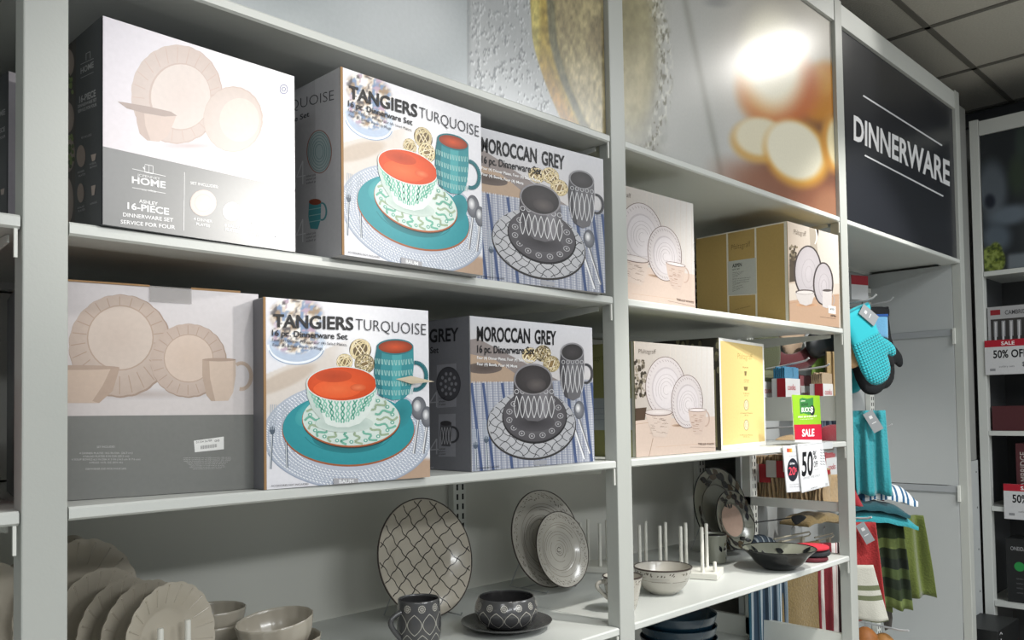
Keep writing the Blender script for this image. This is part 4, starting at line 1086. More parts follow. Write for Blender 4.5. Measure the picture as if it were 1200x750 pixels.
vessel('rustic_mug', 'distressed white mug with brown rim half hidden by the middle post', 'mug', 1.652, .098, zD,
       [(.026, .0), (.031, .003), (.037, .02), (.042, .045), (.047, .070), (.049, .084)], OFFW, BROWNRIM, None, scratch(50, .01, .07, 3), handle=(math.radians(140), .072, .030, .022, .005))
vessel('rustic_bowl', 'distressed white bowl with brown rim right of the middle post', 'bowl', 1.880, .138, zD,
       [(.036, .0), (.041, .004), (.055, .015), (.068, .036), (.075, .058), (.078, .070)], OFFW, BROWNRIM, None, scratch(30, .035, .06, 8))
def leafwrap(P, H):
    r = random.Random(2)
    for _ in range(26):
        a = r.uniform(0, 2 * PI); v = r.uniform(.015, .075); L = r.uniform(.022, .034); d = r.uniform(-.8, 2); q = []
        for i in range(10):
            t = i / 9 if i < 5 else (9 - i) / 4 * .5 + .0
        pts = [(0, 0), (.3, .22), (.6, .24), (1, 0), (.6, -.24), (.3, -.22)]
        P._add([(a + (u * math.cos(d) - w_ * math.sin(d)) * L / .042, v + (u * math.sin(d) + w_ * math.cos(d)) * L) for u, w_ in pts], [lin(K(r.choice(['15181a', '111312', '4f4a33'])))] * 6); P.up()
vessel('leaf_mug', 'dark sage mug with black leaves right of the peg rack', 'mug', 2.352, .272, zD,
       [(.034, .0), (.038, .003), (.040, .02), (.041, .05), (.042, .092)], SAGE, BLACKG, BLACKG, leafwrap, handle=(math.radians(10), .075, .025, .022, .005))
bb = vessel('leaf_bowl', 'wide black bowl with sage inside near the right post', 'bowl', 2.392, .068, zD,
       [(.045, .0), (.050, .004), (.070, .018), (.088, .040), (.106, .056), (.112, .062)], BLACKG, None, SAGE)
def inner_leaf(P):
    r = random.Random(4)
    for _ in range(18):
        a = r.uniform(0, 2 * PI); q = r.uniform(.5, .9); leaf(P, q * math.cos(a), q * math.sin(a), r.uniform(0, 6), .26, '15181a')
Rb = .104; ipr = [(0, .0062), (.045, .0066), (.066, .0215), (.084, .043), (.104, .060)]
P = Print(2 * Rb, 2 * Rb, lambda a, b: (a * Rb + Rb, b * Rb + Rb), surf=lambda u, v, k: (u - Rb, v - Rb, interp(ipr, min(math.hypot(u - Rb, v - Rb), Rb)) + .0012 + k)); inner_leaf(P); P.build('painted_pattern', bb, GLAZEP)
# cream bowls at left
cb = [(.030, .0), (.034, .004), (.046, .018), (.056, .040), (.060, .062)]
def flut(t, i): return 1 + .008 * math.cos(t * 16)
for k in range(3):
    vessel('cream_bowl', ('cream bowl at the bottom of the stack right of the plates', 'cream bowl in the middle of the stack right of the plates', 'topmost cream bowl of the stack right of the plates')[k], 'bowl', .742, .395, zD + k * .028, cb, CREAMG, group='stacked cream bowls', wob=flut)
vessel('cream_cereal_bowl', 'upright wide cream bowl under the tilted one', 'bowl', .806, .255, zD, [(.038, .0), (.042, .004), (.058, .02), (.070, .046), (.076, .075)], CREAMG, wob=flut)
vessel('cream_cereal_bowl', 'tilted wide cream bowl resting in another bowl', 'bowl', .800, .250, zD + .046, [(.038, .0), (.042, .004), (.056, .018), (.067, .042), (.0715, .066)], CREAMG, wob=flut, tilt=(0, -.13, 0))
vessel('cream_mug', 'cream mug at the bottom edge before the tilted bowl', 'mug', .735, .125, zD, [(.028, .0), (.034, .004), (.040, .03), (.042, .06), (.044, .085)], CREAMG, handle=(math.radians(15), .072, .025, .024, .0055))
# deep blue bowls on the base shelf
for k in range(4):
    vessel('blue_bowl', ('lowest blue bowl under the display shelf', 'second lowest blue bowl under the display shelf', 'second highest blue bowl under the display shelf', 'topmost blue bowl of the stack under the display shelf')[k], 'bowl', 2.185, .300, zE + .0008 + k * .036, [(.05, .0), (.056, .005), (.085, .03), (.108, .065), (.118, .095)], BLUEG, group='stacked blue bowls')
# folded pot holders
t = thing('pot_holder_stack', 'small stack of pot holders with bright red top beside the black bowl', 'pot holder', (2.585, .058, zD), .2)
for k, (nm, c, h, r) in enumerate((('lower_pad', '5c1c26', .014, .052), ('middle_pad', '26282c', .018, .058), ('upper_pad', 'c22a3a', .012, .056))):
    z0 = (0, .016, .036)[k]
    MB().lathe([(0, z0), (r * .9, z0), (r, z0 + h * .3), (r, z0 + h * .7), (r * .9, z0 + h), (0, z0 + h)], 40).build(nm, mat('quilted_' + nm, c, .85, bump=.3, bscale=150), t, (.0 if k != 1 else .008, 0, 0), smooth=True)

# ------------------------------------------------------------------ sale signs on the shelf edge
PAPER = mat('sign_board', 'd9dadb', .4)
def card(name, label, quad, crop, paint, y, th=.0018, cat='sign'):
    """upright card; quad = photo corners TL TR BR BL taken at depth y"""
    a, b, c, d = [at(px, py, y) for px, py in quad]
    bx = min(a.x, d.x); w_ = max(b.x, c.x) - bx; z0 = min(c.z, d.z); h = max(a.z, b.z) - z0
    t = thing(name, label, cat, (bx, y, z0), 0)
    L = [(p.x - bx, p.z - z0) for p in (d, c, b, a)]
    MB().add([(x, 0, z) for x, z in L] + [(x, th, z) for x, z in L], [(0, 1, 2, 3), (7, 6, 5, 4), (0, 4, 5, 1), (1, 5, 6, 2), (2, 6, 7, 3), (3, 7, 4, 0)]).build('card', PAPER, t)
    P = Print(w_, h, plane_conv((bx, y, z0), 0, crop)); paint(P); P.build('printed_face', t, PRINT, (0, -.0008, 0)); return t
C5 = (865, 480, 5.357); C4 = (890, 385, 7.5)
def green_sale(P):
    P.poly([(283, 582), (527, 590), (548, 1004), (310, 992)], '8fbf2f')
    P.poly([(302, 845), (540, 840), (548, 978), (310, 978)], 'c0213a'); P.poly([(310, 978), (548, 978), (548, 1004), (310, 998)], 'd9dadb')
    P.poly([(350, 620), (375, 608), (420, 618), (470, 606), (472, 750), (430, 758), (385, 745), (355, 752)], '3d7f45')
    P.ell(462, 720, 22, 46, '1f2a2a'); P.text('JCPenney', 362, 642, 400, 640, 12, 'e9f3e0', 1)
    P.text('BONUS', 368, 680, 425, 676, 24, '1e2b22', 1); P.text('BUCK', 368, 735, 440, 732, 40, 'f5f8ef', 1); P.text('$', 442, 735, 470, 733, 46, 'f5f8ef', 2)
    P.text('SPEND $50 & EARN $10', 335, 785, 500, 775, 14, 'f2f7e6', 1); P.text('on your next purchase', 355, 802, 470, 796, 8, 'f2f7e6', 0)
    P.text('SALE', 372, 948, 480, 944, 62, 'f5f5f6', 2)
def pct(P):
    P.poly([(370, 212), (528, 205), (572, 478), (400, 522)], 'd5d7da'); P.line([(378, 228), (546, 206)], 1.5, '55585c')
    P.text('50', 398, 415, 468, 408, 146, '14151a', 2); P.text('%', 468, 312, 490, 310, 52, '14151a', 1); P.text('OFF', 473, 362, 498, 358, 36, '14151a', 1); P.text('•••', 478, 380, 504, 376, 5, '14151a', 1)
    for j in range(2):
        for k in range(6): P.line([(514 + j * 16, 250 + k * 18), (526 + j * 16, 256 + k * 18)], 4, '6f7278', keep=True)
    P.up(); P.text('LIMITED TIME ONLY', 406, 440, 512, 418, 14, '85888c', 0); P.text('DINNERWARE', 455, 498, 495, 488, 6, '44474b', 1); P.line([(405, 514), (565, 478)], 1.2, '6a6d70')
    P.poly([(546, 462), (560, 459), (561, 474), (547, 477)], 'b3b5b8')
def extra(P):
    P.poly([(278, 228), (368, 222), (408, 512), (306, 520)], 'd0d1d5')
    for k, c in enumerate(('b8443c', 'd47a34', 'd9b24a', 'd9cf9a')): P.poly([(304 + k * 12, 244), (316 + k * 12, 244), (317 + k * 12, 268), (305 + k * 12, 268)], c)
    P.ell(341, 378, 34, 73, '23252f'); P.text('EXTRA', 324, 346, 354, 344, 12, 'f0f0f4', 1); P.text('20', 316, 412, 358, 408, 50, 'd8475a', 1); P.text('%', 356, 390, 368, 388, 22, 'd8475a', 1)
    P.text('USE YOUR CARD', 316, 296, 364, 292, 5, '5a5d63', 0); P.text('take an extra 20% off', 322, 474, 380, 470, 5, '5a5d63', 0); P.text('see details', 322, 488, 384, 484, 5, '5a5d63', 0)
s1 = card('sale_sign', 'black on white 50 percent off sign hanging on the lower box shelf edge', ((935, 518), (963.5, 516), (972, 569), (939.7, 577.5)), C5, pct, -.012)
# the 50% card is wider than its top corners: rebuild limits from the photo
bpy.data.objects.remove(s1.children[0]); [bpy.data.objects.remove(c) for c in list(s1.children)]; bpy.data.objects.remove(s1)
card('sale_sign', 'white sign with large black 50 percent off figures on the shelf edge', ((934.0, 520.5), (963.6, 518.2), (971.8, 569.3), (939.6, 577.6)), C5, pct, -.012)
card('discount_sign', 'narrow white sign with a dark oval reading extra 20, left of the large one', ((916.9, 522.6), (934.5, 521.5), (941.5, 575.5), (922.1, 577.2)), C5, extra, -.006)
card('bonus_sign', 'green and red SALE card standing above the white sign', ((927.7, 462.6), (960.3, 463.7), (963.0, 518.5), (931.3, 517.5)), C4, green_sale, -.009)
MB().box((2.345, -.0075, zC - .018), (2.62, -.0025, zC + .004)).build('sign_clip', mat('clear_plastic', 'c8ccce', .15), bpy.data.objects['bonus_sign'].children[0].parent).matrix_parent_inverse = Matrix.Translation(-bpy.data.objects['bonus_sign'].location)

# ------------------------------------------------------------------ hooks and textiles in the sign bay
YB = .40
WIREW = mat('bright_wire', 'd2d4d6', .3, metal=.2)
def hook(x, z, ytip, up=.018, lab=None, r=.0042, rise=.01, y0=YB):
    t = thing('peg_hook', lab, 'hook', (x, y0, z), 0, 'wire peg hooks in the sign bay')
    L = y0 - ytip
    pts = [(0, 0, 0), (0, -L * .5, rise * .5), (0, -L * .86, rise), (0, -L * .94, rise + up * .3), (0, -L, rise + up)]
    MB().tube(pts, r, 8).build('wire', WIREW, t, smooth=True)
    MB().box((-.014, -.004, -.03), (.014, 0, .012)).build('back_plate', STEEL, t)
    return t
def hk(px, py, y, lab, **k):
    p = at(px, py, y); up = k.get('up', .018); rise = k.get('rise', .01); return hook(p.x, p.z - up - rise, y, lab=lab, **k)
hk(1027, 345, .17, 'upper wire hook holding the turquoise oven mitt'); hk(1047, 348, .20, 'upper wire hook right of the one with the turquoise mitt', r=.003)
hk(1033, 493, .18, 'wire hook above the teal towel', up=.012); hk(1045.5, 497, .20, 'thin wire hook right of the one above the teal towel', r=.003, up=.012)
hk(1021.5, 606, .12, 'wire hook above the red towel', up=.008); hk(1044, 655, .20, 'small wire hook below the green towels', up=.02, rise=0, r=.003)
hk(1065, 739, .12, 'lowest wire hook, reaching far forward', up=.004, rise=-.01)
hk(948, 419.5, .19, 'wire hook above the blue napkin pack', up=.012, rise=.025, r=.0035); hk(972, 426.5, .19, 'wire hook above the beige napkin pack', up=.010, rise=.015, r=.0035)
hk(949, 496, .21, 'short wire hook seen above the lower box shelf', up=.01, r=.003)

def fabric(name, col, bump=.5, bs=260, var=.12): return mat(name, col, .92, bump=bump, bscale=bs, var=var, sheen=.3)
def stripes(name, cols, scale, axis=0, rough=.92):
    """woven stripes across the cloth: a repeating colour ramp along one object axis"""
    if name in MATS: return MATS[name]
    m = mat(name, cols[0], rough, bump=.4, bscale=250); nt = m.node_tree; b = nt.nodes['Principled BSDF']
    tc = nt.nodes.new('ShaderNodeTexCoord'); sp = nt.nodes.new('ShaderNodeSeparateXYZ'); nt.links.new(tc.outputs['UV'], sp.inputs[0])
    mu = nt.nodes.new('ShaderNodeMath'); mu.operation = 'MULTIPLY'; mu.inputs[1].default_value = scale; nt.links.new(sp.outputs[axis], mu.inputs[0])
    fr = nt.nodes.new('ShaderNodeMath'); fr.operation = 'FRACT'; nt.links.new(mu.outputs[0], fr.inputs[0])
    cr = nt.nodes.new('ShaderNodeValToRGB'); cr.color_ramp.interpolation = 'CONSTANT'; e = cr.color_ramp.elements
    e[0].color = lin(K(cols[0])); e[1].position = 1 / len(cols); e[1].color = lin(K(cols[1]))
    for i, c in enumerate(cols[2:]): q = e.new((i + 2) / len(cols)); q.color = lin(K(c))
    nt.links.new(fr.outputs[0], cr.inputs[0]); nt.links.new(cr.outputs[0], b.inputs['Base Color']); return m
def drape(w_, h, folds, amp, th=.004, nx=48, nz=16, flare=0, seed=0, sag=0, hem=.0, shear=0):
    """a hanging cloth: x across, z down from 0, folded in waves, solid with thickness"""
    r = random.Random(seed); ph = r.uniform(0, 6)
    me = bpy.data.meshes.new('cloth'); V = []; F = []; UV = []
    for s_ in (0, 1):
        for j in range(nz + 1):
            for i in range(nx + 1):
                u, v = i / nx, j / nz
                x = (u - .5) * w_ * (1 + flare * v) + shear * v; a = amp * (.55 + .45 * v)
                y = a * math.sin(u * folds * 2 * PI + ph + .5 * math.sin(v * 3)) + a * .3 * math.sin(u * folds * 4.3 * PI + 1 + v * 2)
                edge = 1 if (0 < i < nx) else .3
                y += (th if s_ else -th) * .5 * edge + sag * math.sin(PI * u) * (1 - v)
                z = -h * v - hem * math.sin(u * PI * 2 + ph) * v + .004 * math.sin(u * folds * 2 * PI + ph) * v
                V.append((x, y, z)); UV.append((u, v))
    n = (nx + 1) * (nz + 1)
    for s_ in (0, 1):
        for j in range(nz):
            for i in range(nx):
                a = s_ * n + j * (nx + 1) + i; q = (a, a + 1, a + nx + 2, a + nx + 1); F.append(q if not s_ else q[::-1])
    rimi = [i for i in range(nx + 1)] + [j * (nx + 1) + nx for j in range(1, nz + 1)] + [nz * (nx + 1) + i for i in range(nx - 1, -1, -1)] + [j * (nx + 1) for j in range(nz - 1, 0, -1)]
    for a, b in zip(rimi, rimi[1:] + rimi[:1]): F.append((a, a + n, b + n, b))
    me.from_pydata(V, [], F); uv = me.uv_layers.new(name='UVMap')
    idx = np.empty(len(me.loops), dtype=int); me.loops.foreach_get('vertex_index', idx)
    uv.data.foreach_set('uv', np.array(UV)[idx].ravel()); me.shade_smooth(); return me
def cloth(name, label, p, rz, m, cat='towel', group=None, rx=0, **k):
    t = thing(name, label, cat, p, rz, group); o = link('cloth', drape(**k), m, t); o.rotation_euler = (rx, 0, 0)
    return t
def swing_tag(t, loc, w_=.035, h=.075, rot=(0, 0, 0), col='8f9396', nm='swing_tag'):
    o = MB().box((-w_ / 2, -.001, -h), (w_ / 2, 0, 0)).build(nm, mat('tag_board', col, .5), t, loc, rot)
    MB().box((-.006, -.0016, -.03), (.006, -.0011, -.018)).build('tag_mark', mat('tag_print', 'd8dadb', .5), o); MB().box((-.009, -.0016, -.05), (.009, -.0011, -.047)).build('tag_mark', MATS['tag_print'], o)
    return o

def pillow(outline, thick, cell=.008, bumpf=None):
    xs = [p[0] for p in outline]; ys = [p[1] for p in outline]; bm = bmesh.new()
    segs = list(zip(outline, outline[1:] + outline[:1]))
    def dist(x, y):
        d = 9
        for (x0, y0), (x1, y1) in segs:
            dx, dy = x1 - x0, y1 - y0; t = max(0, min(1, ((x - x0) * dx + (y - y0) * dy) / (dx * dx + dy * dy + 1e-12)))
            d = min(d, math.hypot(x - x0 - t * dx, y - y0 - t * dy))
        return d
    cache = {}
    def V(x, y, s_):
        k = (round(x, 5), round(y, 5)); d = cache.get(k)
        if d is None: d = cache[k] = dist(*k)
        d = 0 if d < 1e-4 else d
        z = thick * math.sqrt(min(1, d / (thick * 1.6))) + (bumpf(x, y) if bumpf and d > .004 else 0)
        return bm.verts.new((x, s_ * z, y))
    x = min(xs) // cell * cell
    while x < max(xs):
        y = min(ys) // cell * cell
        while y < max(ys):
            q = clip_poly(list(outline), (x, y, x + cell, y + cell))
            if len(q) > 2:
                for s_ in (-1, 1):
                    try: bm.faces.new([V(a, b, s_) for a, b in q])
                    except ValueError: pass
            y += cell
        x += cell
    bmesh.ops.remove_doubles(bm, verts=bm.verts, dist=2e-5); bmesh.ops.recalc_face_normals(bm, faces=bm.faces)
    me = bpy.data.meshes.new('pillow'); bm.to_mesh(me); bm.free(); me.shade_smooth(); return me
def curve_outline(pts, n=5):
    P = pts[-1:] + pts + pts[:2]; out = []
    for i in range(1, len(P) - 2):
        for k in range(n):
            t = k / n; p0, p1, p2, p3 = P[i - 1], P[i], P[i + 1], P[i + 2]
            out.append(tuple(.5 * (2 * b + (c - a) * t + (2 * a - 5 * b + 4 * c - d) * t * t + (3 * b - a - 3 * c + d) * t ** 3) for a, b, c, d in zip(p0, p1, p2, p3)))
    return out
MITT = curve_outline([(-.075, 0), (.075, 0), (.077, -.05), (.078, -.13), (.088, -.165), (.110, -.19), (.128, -.225), (.122, -.258), (.100, -.262), (.078, -.245), (.074, -.262), (.066, -.305), (.035, -.338), (-.01, -.345), (-.055, -.325), (-.078, -.28), (-.083, -.20), (-.078, -.10)], 4)
def quilted(name, col, f=265):
    m = mat(name, col, .8, sheen=.2); nt = m.node_tree; b = nt.nodes['Principled BSDF']
    tc = nt.nodes.new('ShaderNodeTexCoord'); sp = nt.nodes.new('ShaderNodeSeparateXYZ'); nt.links.new(tc.outputs['Object'], sp.inputs[0])
    def M(op, a, bv):
        n = nt.nodes.new('ShaderNodeMath'); n.operation = op
        for i, q in enumerate((a, bv)):
            if q is None: continue
            if hasattr(q, 'links'): nt.links.new(q, n.inputs[i])
            else: n.inputs[i].default_value = q
        return n.outputs[0]
    sx = M('ABSOLUTE', M('SINE', M('MULTIPLY', sp.outputs[0], f), None), None); sz = M('ABSOLUTE', M('SINE', M('MULTIPLY', sp.outputs[2], f), None), None)
    h = M('MULTIPLY', sx, sz); low = M('LESS_THAN', sp.outputs[2], -.118); h2 = M('MULTIPLY', h, low)
    bp = nt.nodes.new('ShaderNodeBump'); bp.inputs['Strength'].default_value = 1; bp.inputs['Distance'].default_value = .004; nt.links.new(h2, bp.inputs['Height']); nt.links.new(bp.outputs[0], b.inputs['Normal'])
    seam = M('MULTIPLY', M('LESS_THAN', h, .16), low); mx = nt.nodes.new('ShaderNodeMix'); mx.data_type = 'RGBA'; mx.inputs[6].default_value = lin(K(col)); mx.inputs[7].default_value = lin(K('169aa6')); nt.links.new(seam, mx.inputs[0]); nt.links.new(mx.outputs[2], b.inputs['Base Color'])
    return m
def mitt(name, label, p, rz, ry, col, quilt='d', sc=1.0, cuff=None):
    t = thing(name, label, 'oven mitt', p, rz, None); t.rotation_euler = (0, ry, rz); t.rotation_mode = 'XYZ'
    q = (lambda x, y: .0030 * (math.cos(x * 2 * PI / .0125) * math.cos(y * 2 * PI / .0125)) if y < -9 else 0) if quilt == 'd' else None
    o = link('mitt_body', pillow([(x * sc, z * sc) for x, z in MITT], .014, .008 if quilt == 'd' else .01, q), col, t)
    c = MB().box((-.077 * sc, -.0095, -.008), (.077 * sc, .0095, .003)).build('cuff_binding', cuff or col, t, bevel=.003)
    MB().tube([(-.06 * sc, 0, 0), (-.065 * sc, 0, .02), (-.06 * sc, 0, .036), (-.05 * sc, 0, .02), (-.052 * sc, 0, 0)], .0025, 6).build('hanging_loop', cuff or col, t)
    return t
TURQ = fabric('turquoise_cotton', '1fb0bd', .25); TURQQ = quilted('turquoise_quilt', '1fb0bd'); DKC = mat('black_cotton', '14171a', .9, bump=.4, bscale=200); TURQD = fabric('turquoise_trim', '168796')
def tilt_rot(o, rz, lean): o.rotation_mode = 'QUATERNION'; o.rotation_quaternion = (Matrix.Rotation(rz, 3, 'Z') @ Matrix.Rotation(lean, 3, 'Y')).to_quaternion()
m1 = mitt('oven_mitt', 'bright turquoise quilted oven mitt with grey tag, hanging in front', at(1001, 363, .150), -.9, 0, TURQQ, cuff=TURQD, sc=.9); tilt_rot(m1, -.45, -.42)
swing_tag(m1, (.015, -.020, -.004), .045, .085, (.0, -.55, 0))
m2 = mitt('oven_mitt', 'black oven mitt hanging right behind the turquoise one', at(1024, 362, .24), -.9, 0, DKC, quilt=None); tilt_rot(m2, -.4, -.12)
m3 = mitt('oven_mitt', 'second black oven mitt peeking out below the turquoise one', at(1001, 366, .215), -.9, 0, DKC, quilt=None); tilt_rot(m3, -.45, -.3)
m4 = mitt('oven_mitt', 'turquoise oven mitt mostly hidden behind the black ones', at(988, 365, .30), -.9, 0, TURQ, quilt=None); tilt_rot(m4, -.5, -.1)
p = at(1027, 369, .2); t = thing('pot_holder', 'small blue pot holder between the turquoise and black mitts', 'pot holder', p, -.9)
link('pad', pillow([(-.05, 0), (.045, .0), (.045, -.10), (-.05, -.10)], .006, .01), fabric('sky_blue_cotton', '6aa7cf'), t); MB().box((-.05, -.007, -.008), (.045, .007, .002)).build('binding', fabric('blue_binding', '22539a'), t)
p = at(999, 405, .17); t = thing('wooden_scraper', 'pale tan rounded spatula head beside the mitt', 'spatula', p, -.9)
link('scraper_head', pillow(curve_outline([(-.03, 0), (.01, .02), (.03, -.02), (.034, -.055), (.01, -.085), (-.03, -.08)], 4), .008, .008), mat('pale_beech', 'd6ab7c', .5), t)
# gift card of red packaging at the top
p = at(1007, 335, .30); t = thing('product_card', 'red and white hang card above the mitts', 'card', p, -.3)
MB().box((-.05, 0, -.06), (.055, .004, .045)).build('card', PAPER, t); MB().box((-.05, -.001, .005), (.055, 0, .045)).build('red_band', mat('card_red', 'a52a36', .5), t)

TEAL = fabric('teal_terry', '35a3ae', .9, 160, .3); TEALD = fabric('dark_teal_terry', '17505a', .9, 160)
t = cloth('kitchen_towel', 'teal terry towel with grey tag hanging below the mitts', at(1018, 481, .17), -.95, TEAL, w_=.125, h=.335, folds=2.1, amp=.015, th=.010, seed=2, flare=.10, shear=.012)
swing_tag(t, (-.012, -.030, -.006), .04, .085, (0, -.5, 0))
cloth('kitchen_towel', 'dark teal towel edge behind the hanging teal towel', at(1004, 482, .225), -.95, TEALD, w_=.10, h=.33, folds=1.5, amp=.012, th=.012, seed=5, shear=.02)
cloth('kitchen_towel', 'crimson towel corner showing left of the teal towel', at(1003, 500, .25), -.95, fabric('crimson_terry', 'a3202f'), w_=.14, h=.30, folds=1.2, amp=.01, th=.01, seed=9, shear=.03)
# folded towels laid over a hook
def folded(name, label, p, rz, rows, L, m_list, group=None):
    t = thing(name, label, 'towel', p, rz, group); z = 0
    return t
def roll_towel(name, label, p, rz, L, W, hgt, m, seed=0):
    """a folded towel lying over a hook: front drops a little"""
    t = thing(name, label, 'towel', p, rz); r = random.Random(seed); mb = MB(); nx, ny = 24, 14
    V = []
    for s_ in (1, 0):
        for j in range(ny + 1):
            for i in range(nx + 1):
                u, v = i / nx, j / ny; x = (u - .5) * L; y = (v - .5) * W; e = 1 - abs(2 * v - 1) ** 4; d = 1 - abs(2 * u - 1) ** 6
                V.append((x, y, (hgt * (.35 + .65 * e * d) if s_ else 0) + .012 * math.sin(u * PI * 1.2 + .4) - .03 * max(0, u - .7) ** 1.0 + .002 * math.sin(u * 23 + seed)))
    F = []; n = (nx + 1) * (ny + 1)
    for s_ in (0, 1):
        for j in range(ny):
            for i in range(nx):
                a = s_ * n + j * (nx + 1) + i; F.append((a, a + 1, a + nx + 2, a + nx + 1))
    rimi = [i for i in range(nx + 1)] + [j * (nx + 1) + nx for j in range(1, ny + 1)] + [ny * (nx + 1) + i for i in range(nx - 1, -1, -1)] + [j * (nx + 1) for j in range(ny - 1, 0, -1)]
    for a, b in zip(rimi, rimi[1:] + rimi[:1]): F.append((a, a + n, b + n, b))
    me = MB().add(V, F).mesh('cloth', True, 80)
    uv = me.uv_layers.new(name='UVMap'); idx = np.empty(len(me.loops), dtype=int); me.loops.foreach_get('vertex_index', idx)
    A = np.array([((q[0] / L) + .5, (q[1] / W) + .5) for q in V]); uv.data.foreach_set('uv', A[idx].ravel()); link('cloth', me, m, t); return t
WBS = stripes('white_blue_stripes', ['2f5f86', 'dfe4e6', 'dfe4e6', '2f5f86', 'dfe4e6'], 5, 0)
b0 = at(1030, 611, .19)
roll_towel('folded_towel', 'dark teal towel folded at the bottom of the pile on hooks', (b0.x - .03, b0.y, b0.z), -.9, .27, .17, .042, TEAL, 1)
roll_towel('folded_towel', 'navy teal towel folded in the middle of the pile on hooks', (b0.x - .05, b0.y + .005, b0.z + .046), -.9, .24, .16, .036, TEALD, 2)
roll_towel('folded_towel', 'white and blue striped towel folded on top of the pile on hooks', (b0.x + .02, b0.y - .01, b0.z + .086), -.9, .21, .19, .062, WBS, 3)
OLV = fabric('olive_terry', '66742f', .9, 150, .35)
OLVP = stripes('olive_plaid', ['1f2a1c', '2e3b22', '6c7a45', '2a3420', '1b241b', '47562f'], 1.5, 1)
cloth('kitchen_towel', 'bright olive terry towel at the right of the hanging towels', at(1064, 604, .13), -.85, OLV, w_=.12, h=.335, folds=1.3, amp=.022, th=.022, seed=4, flare=.28, shear=.03, hem=.004)
cloth('kitchen_towel', 'dark green plaid towel hanging left of the olive one', at(1036, 607, .16), -.85, OLVP, w_=.14, h=.365, folds=2.2, amp=.017, th=.014, seed=7, flare=.2, shear=.02, hem=.006)
cloth('kitchen_towel', 'black green plaid towel hanging behind the first plaid one', at(1020, 607, .215), -.85, OLVP, w_=.12, h=.375, folds=1.5, amp=.012, th=.012, seed=8, flare=.2)
t = cloth('kitchen_towel', 'red terry towel with grey tag hanging right beside the right post', at(1005, 612, .16), -.9, fabric('red_terry', 'b02a2c', .9, 160, .3), w_=.13, h=.37, folds=1.1, amp=.012, th=.012, seed=12, flare=.3, shear=.01)
swing_tag(t, (.0, -.026, -.002), .035, .08, (0, -.5, 0), '5d6367')
CHK = stripes('cream_green_check', ['c9c8bd', 'c9c8bd', 'c9c8bd', 'c9c8bd', '6d7456', 'c9c8bd', '6d7456'], 1.6, 1)
cloth('kitchen_towel', 'cream towel with green check lines below the red towel', at(1003, 662, .10), -.9, CHK, w_=.12, h=.20, folds=.8, amp=.006, th=.008, seed=13, shear=.05)
for k, (px, py, c, lab) in enumerate(((1014, 741, 'a96a32', 'orange brown gourd ornament at the bottom below the red towel'), (1035, 748, 'b07a3c', 'smaller golden gourd ornament right of the orange one'))):
    p = at(px, py, .2); t = thing('hanging_ornament', lab, 'ornament', p, 0)
    MB().lathe([(0, -.075), (.03, -.068), (.048, -.04), (.044, -.01), (.025, .012), (.012, .02), (0, .022)], 20, lambda a, i: 1 + .06 * abs(math.cos(a * 4))).build('gourd', mat('gourd_' + str(k), c, .6, var=.4), t, smooth=True)
    MB().tube([(0, 0, .018), (0, 0, .05)], .0015, 6).build('string', STEEL, t)
p = at(1040, 705, .30); t = thing('whisk_bundle', 'dark hanging bundle behind the lowest hooks', 'utensil', p, 0)
for k in range(7):
    MB().tube([(.0, .0, .05), (-.03 + .01 * k, .0, -.02), (-.045 + .015 * k, 0, -.08), (-.03 + .01 * k, 0, -.12)], .003, 6).build('strand', mat('dark_wire', '3a352f', .5), t)

# napkin packs seen through the side frame
def pack(label, p, rz, col, w_=.13, h=.11, d=.05, n=6, side='a8242f', lab='cooks', clothh=.035):
    t = thing('napkin_pack', label, 'napkins', p, rz)
    w_ *= 1.15; h *= 1.2; clothh *= 1.15
    MB().box((0, 0, -h), (w_, d, -clothh)).build('card_sleeve', PAPER, t)
    MB().box((-.0012, 0, -h), (0, d * .62, -clothh)).build('red_band', mat('band_' + side, side, .5), t)
    fm = fabric('napkin_' + col, col)
    for k in range(n):
        MB().box((.003, .003 + (d - .006) * k / n, -clothh - .002), (w_ - .004, .001 + (d - .006) * (k + 1) / n, .004 * math.sin(k * 2.1))).build('napkin', fm, t, bevel=.0015)
    P = Print(w_, h, surf=lambda u, v, k: (u, -.0008 - k, v - h)); P.text(lab, .02, .05, .10, .05, .022, 'c03040', 0, up=(0, 1)); P.ell(.022, .014, .005, .005, 'c03040'); P.text('set of four', .032, .011, .09, .011, .006, 'b0787e', 0, up=(0, 1)); P.build('printed_face', t, PRINT)
    return t
pack('blue napkin pack in a white and red sleeve seen behind the yellow box', at(920, 430, .24), .12, '2f7fa6')
pack('beige napkin pack in a white and red sleeve left of the right post', at(964, 437, .22), .12, 'a89274')
pack('green napkin pack cut off by the yellow box', at(893, 434, .31), .12, '6c7350')
pack('dark red napkin pack between the blue and beige packs', at(938, 440, .34), .12, '7c2530')
for k, (px, py, y, c, w_, h, lab) in enumerate(((957, 420, .30, '6c8a3a', .05, .12, 'green towel hanging above the beige pack'), (968, 414, .33, '59633c', .06, .16, 'dark olive towel hanging above the beige pack'), (974, 412, .24, 'a18b62', .045, .17, 'tan towel hanging left of the right post'), (982, 412, .22, 'b59c70', .05, .20, 'light tan towel nearest the right post'))):
    cloth('kitchen_towel', lab, at(px, py, y), -.6, fabric('hung_' + c, c), w_=w_, h=h, folds=.8, amp=.005, th=.012, seed=20 + k)
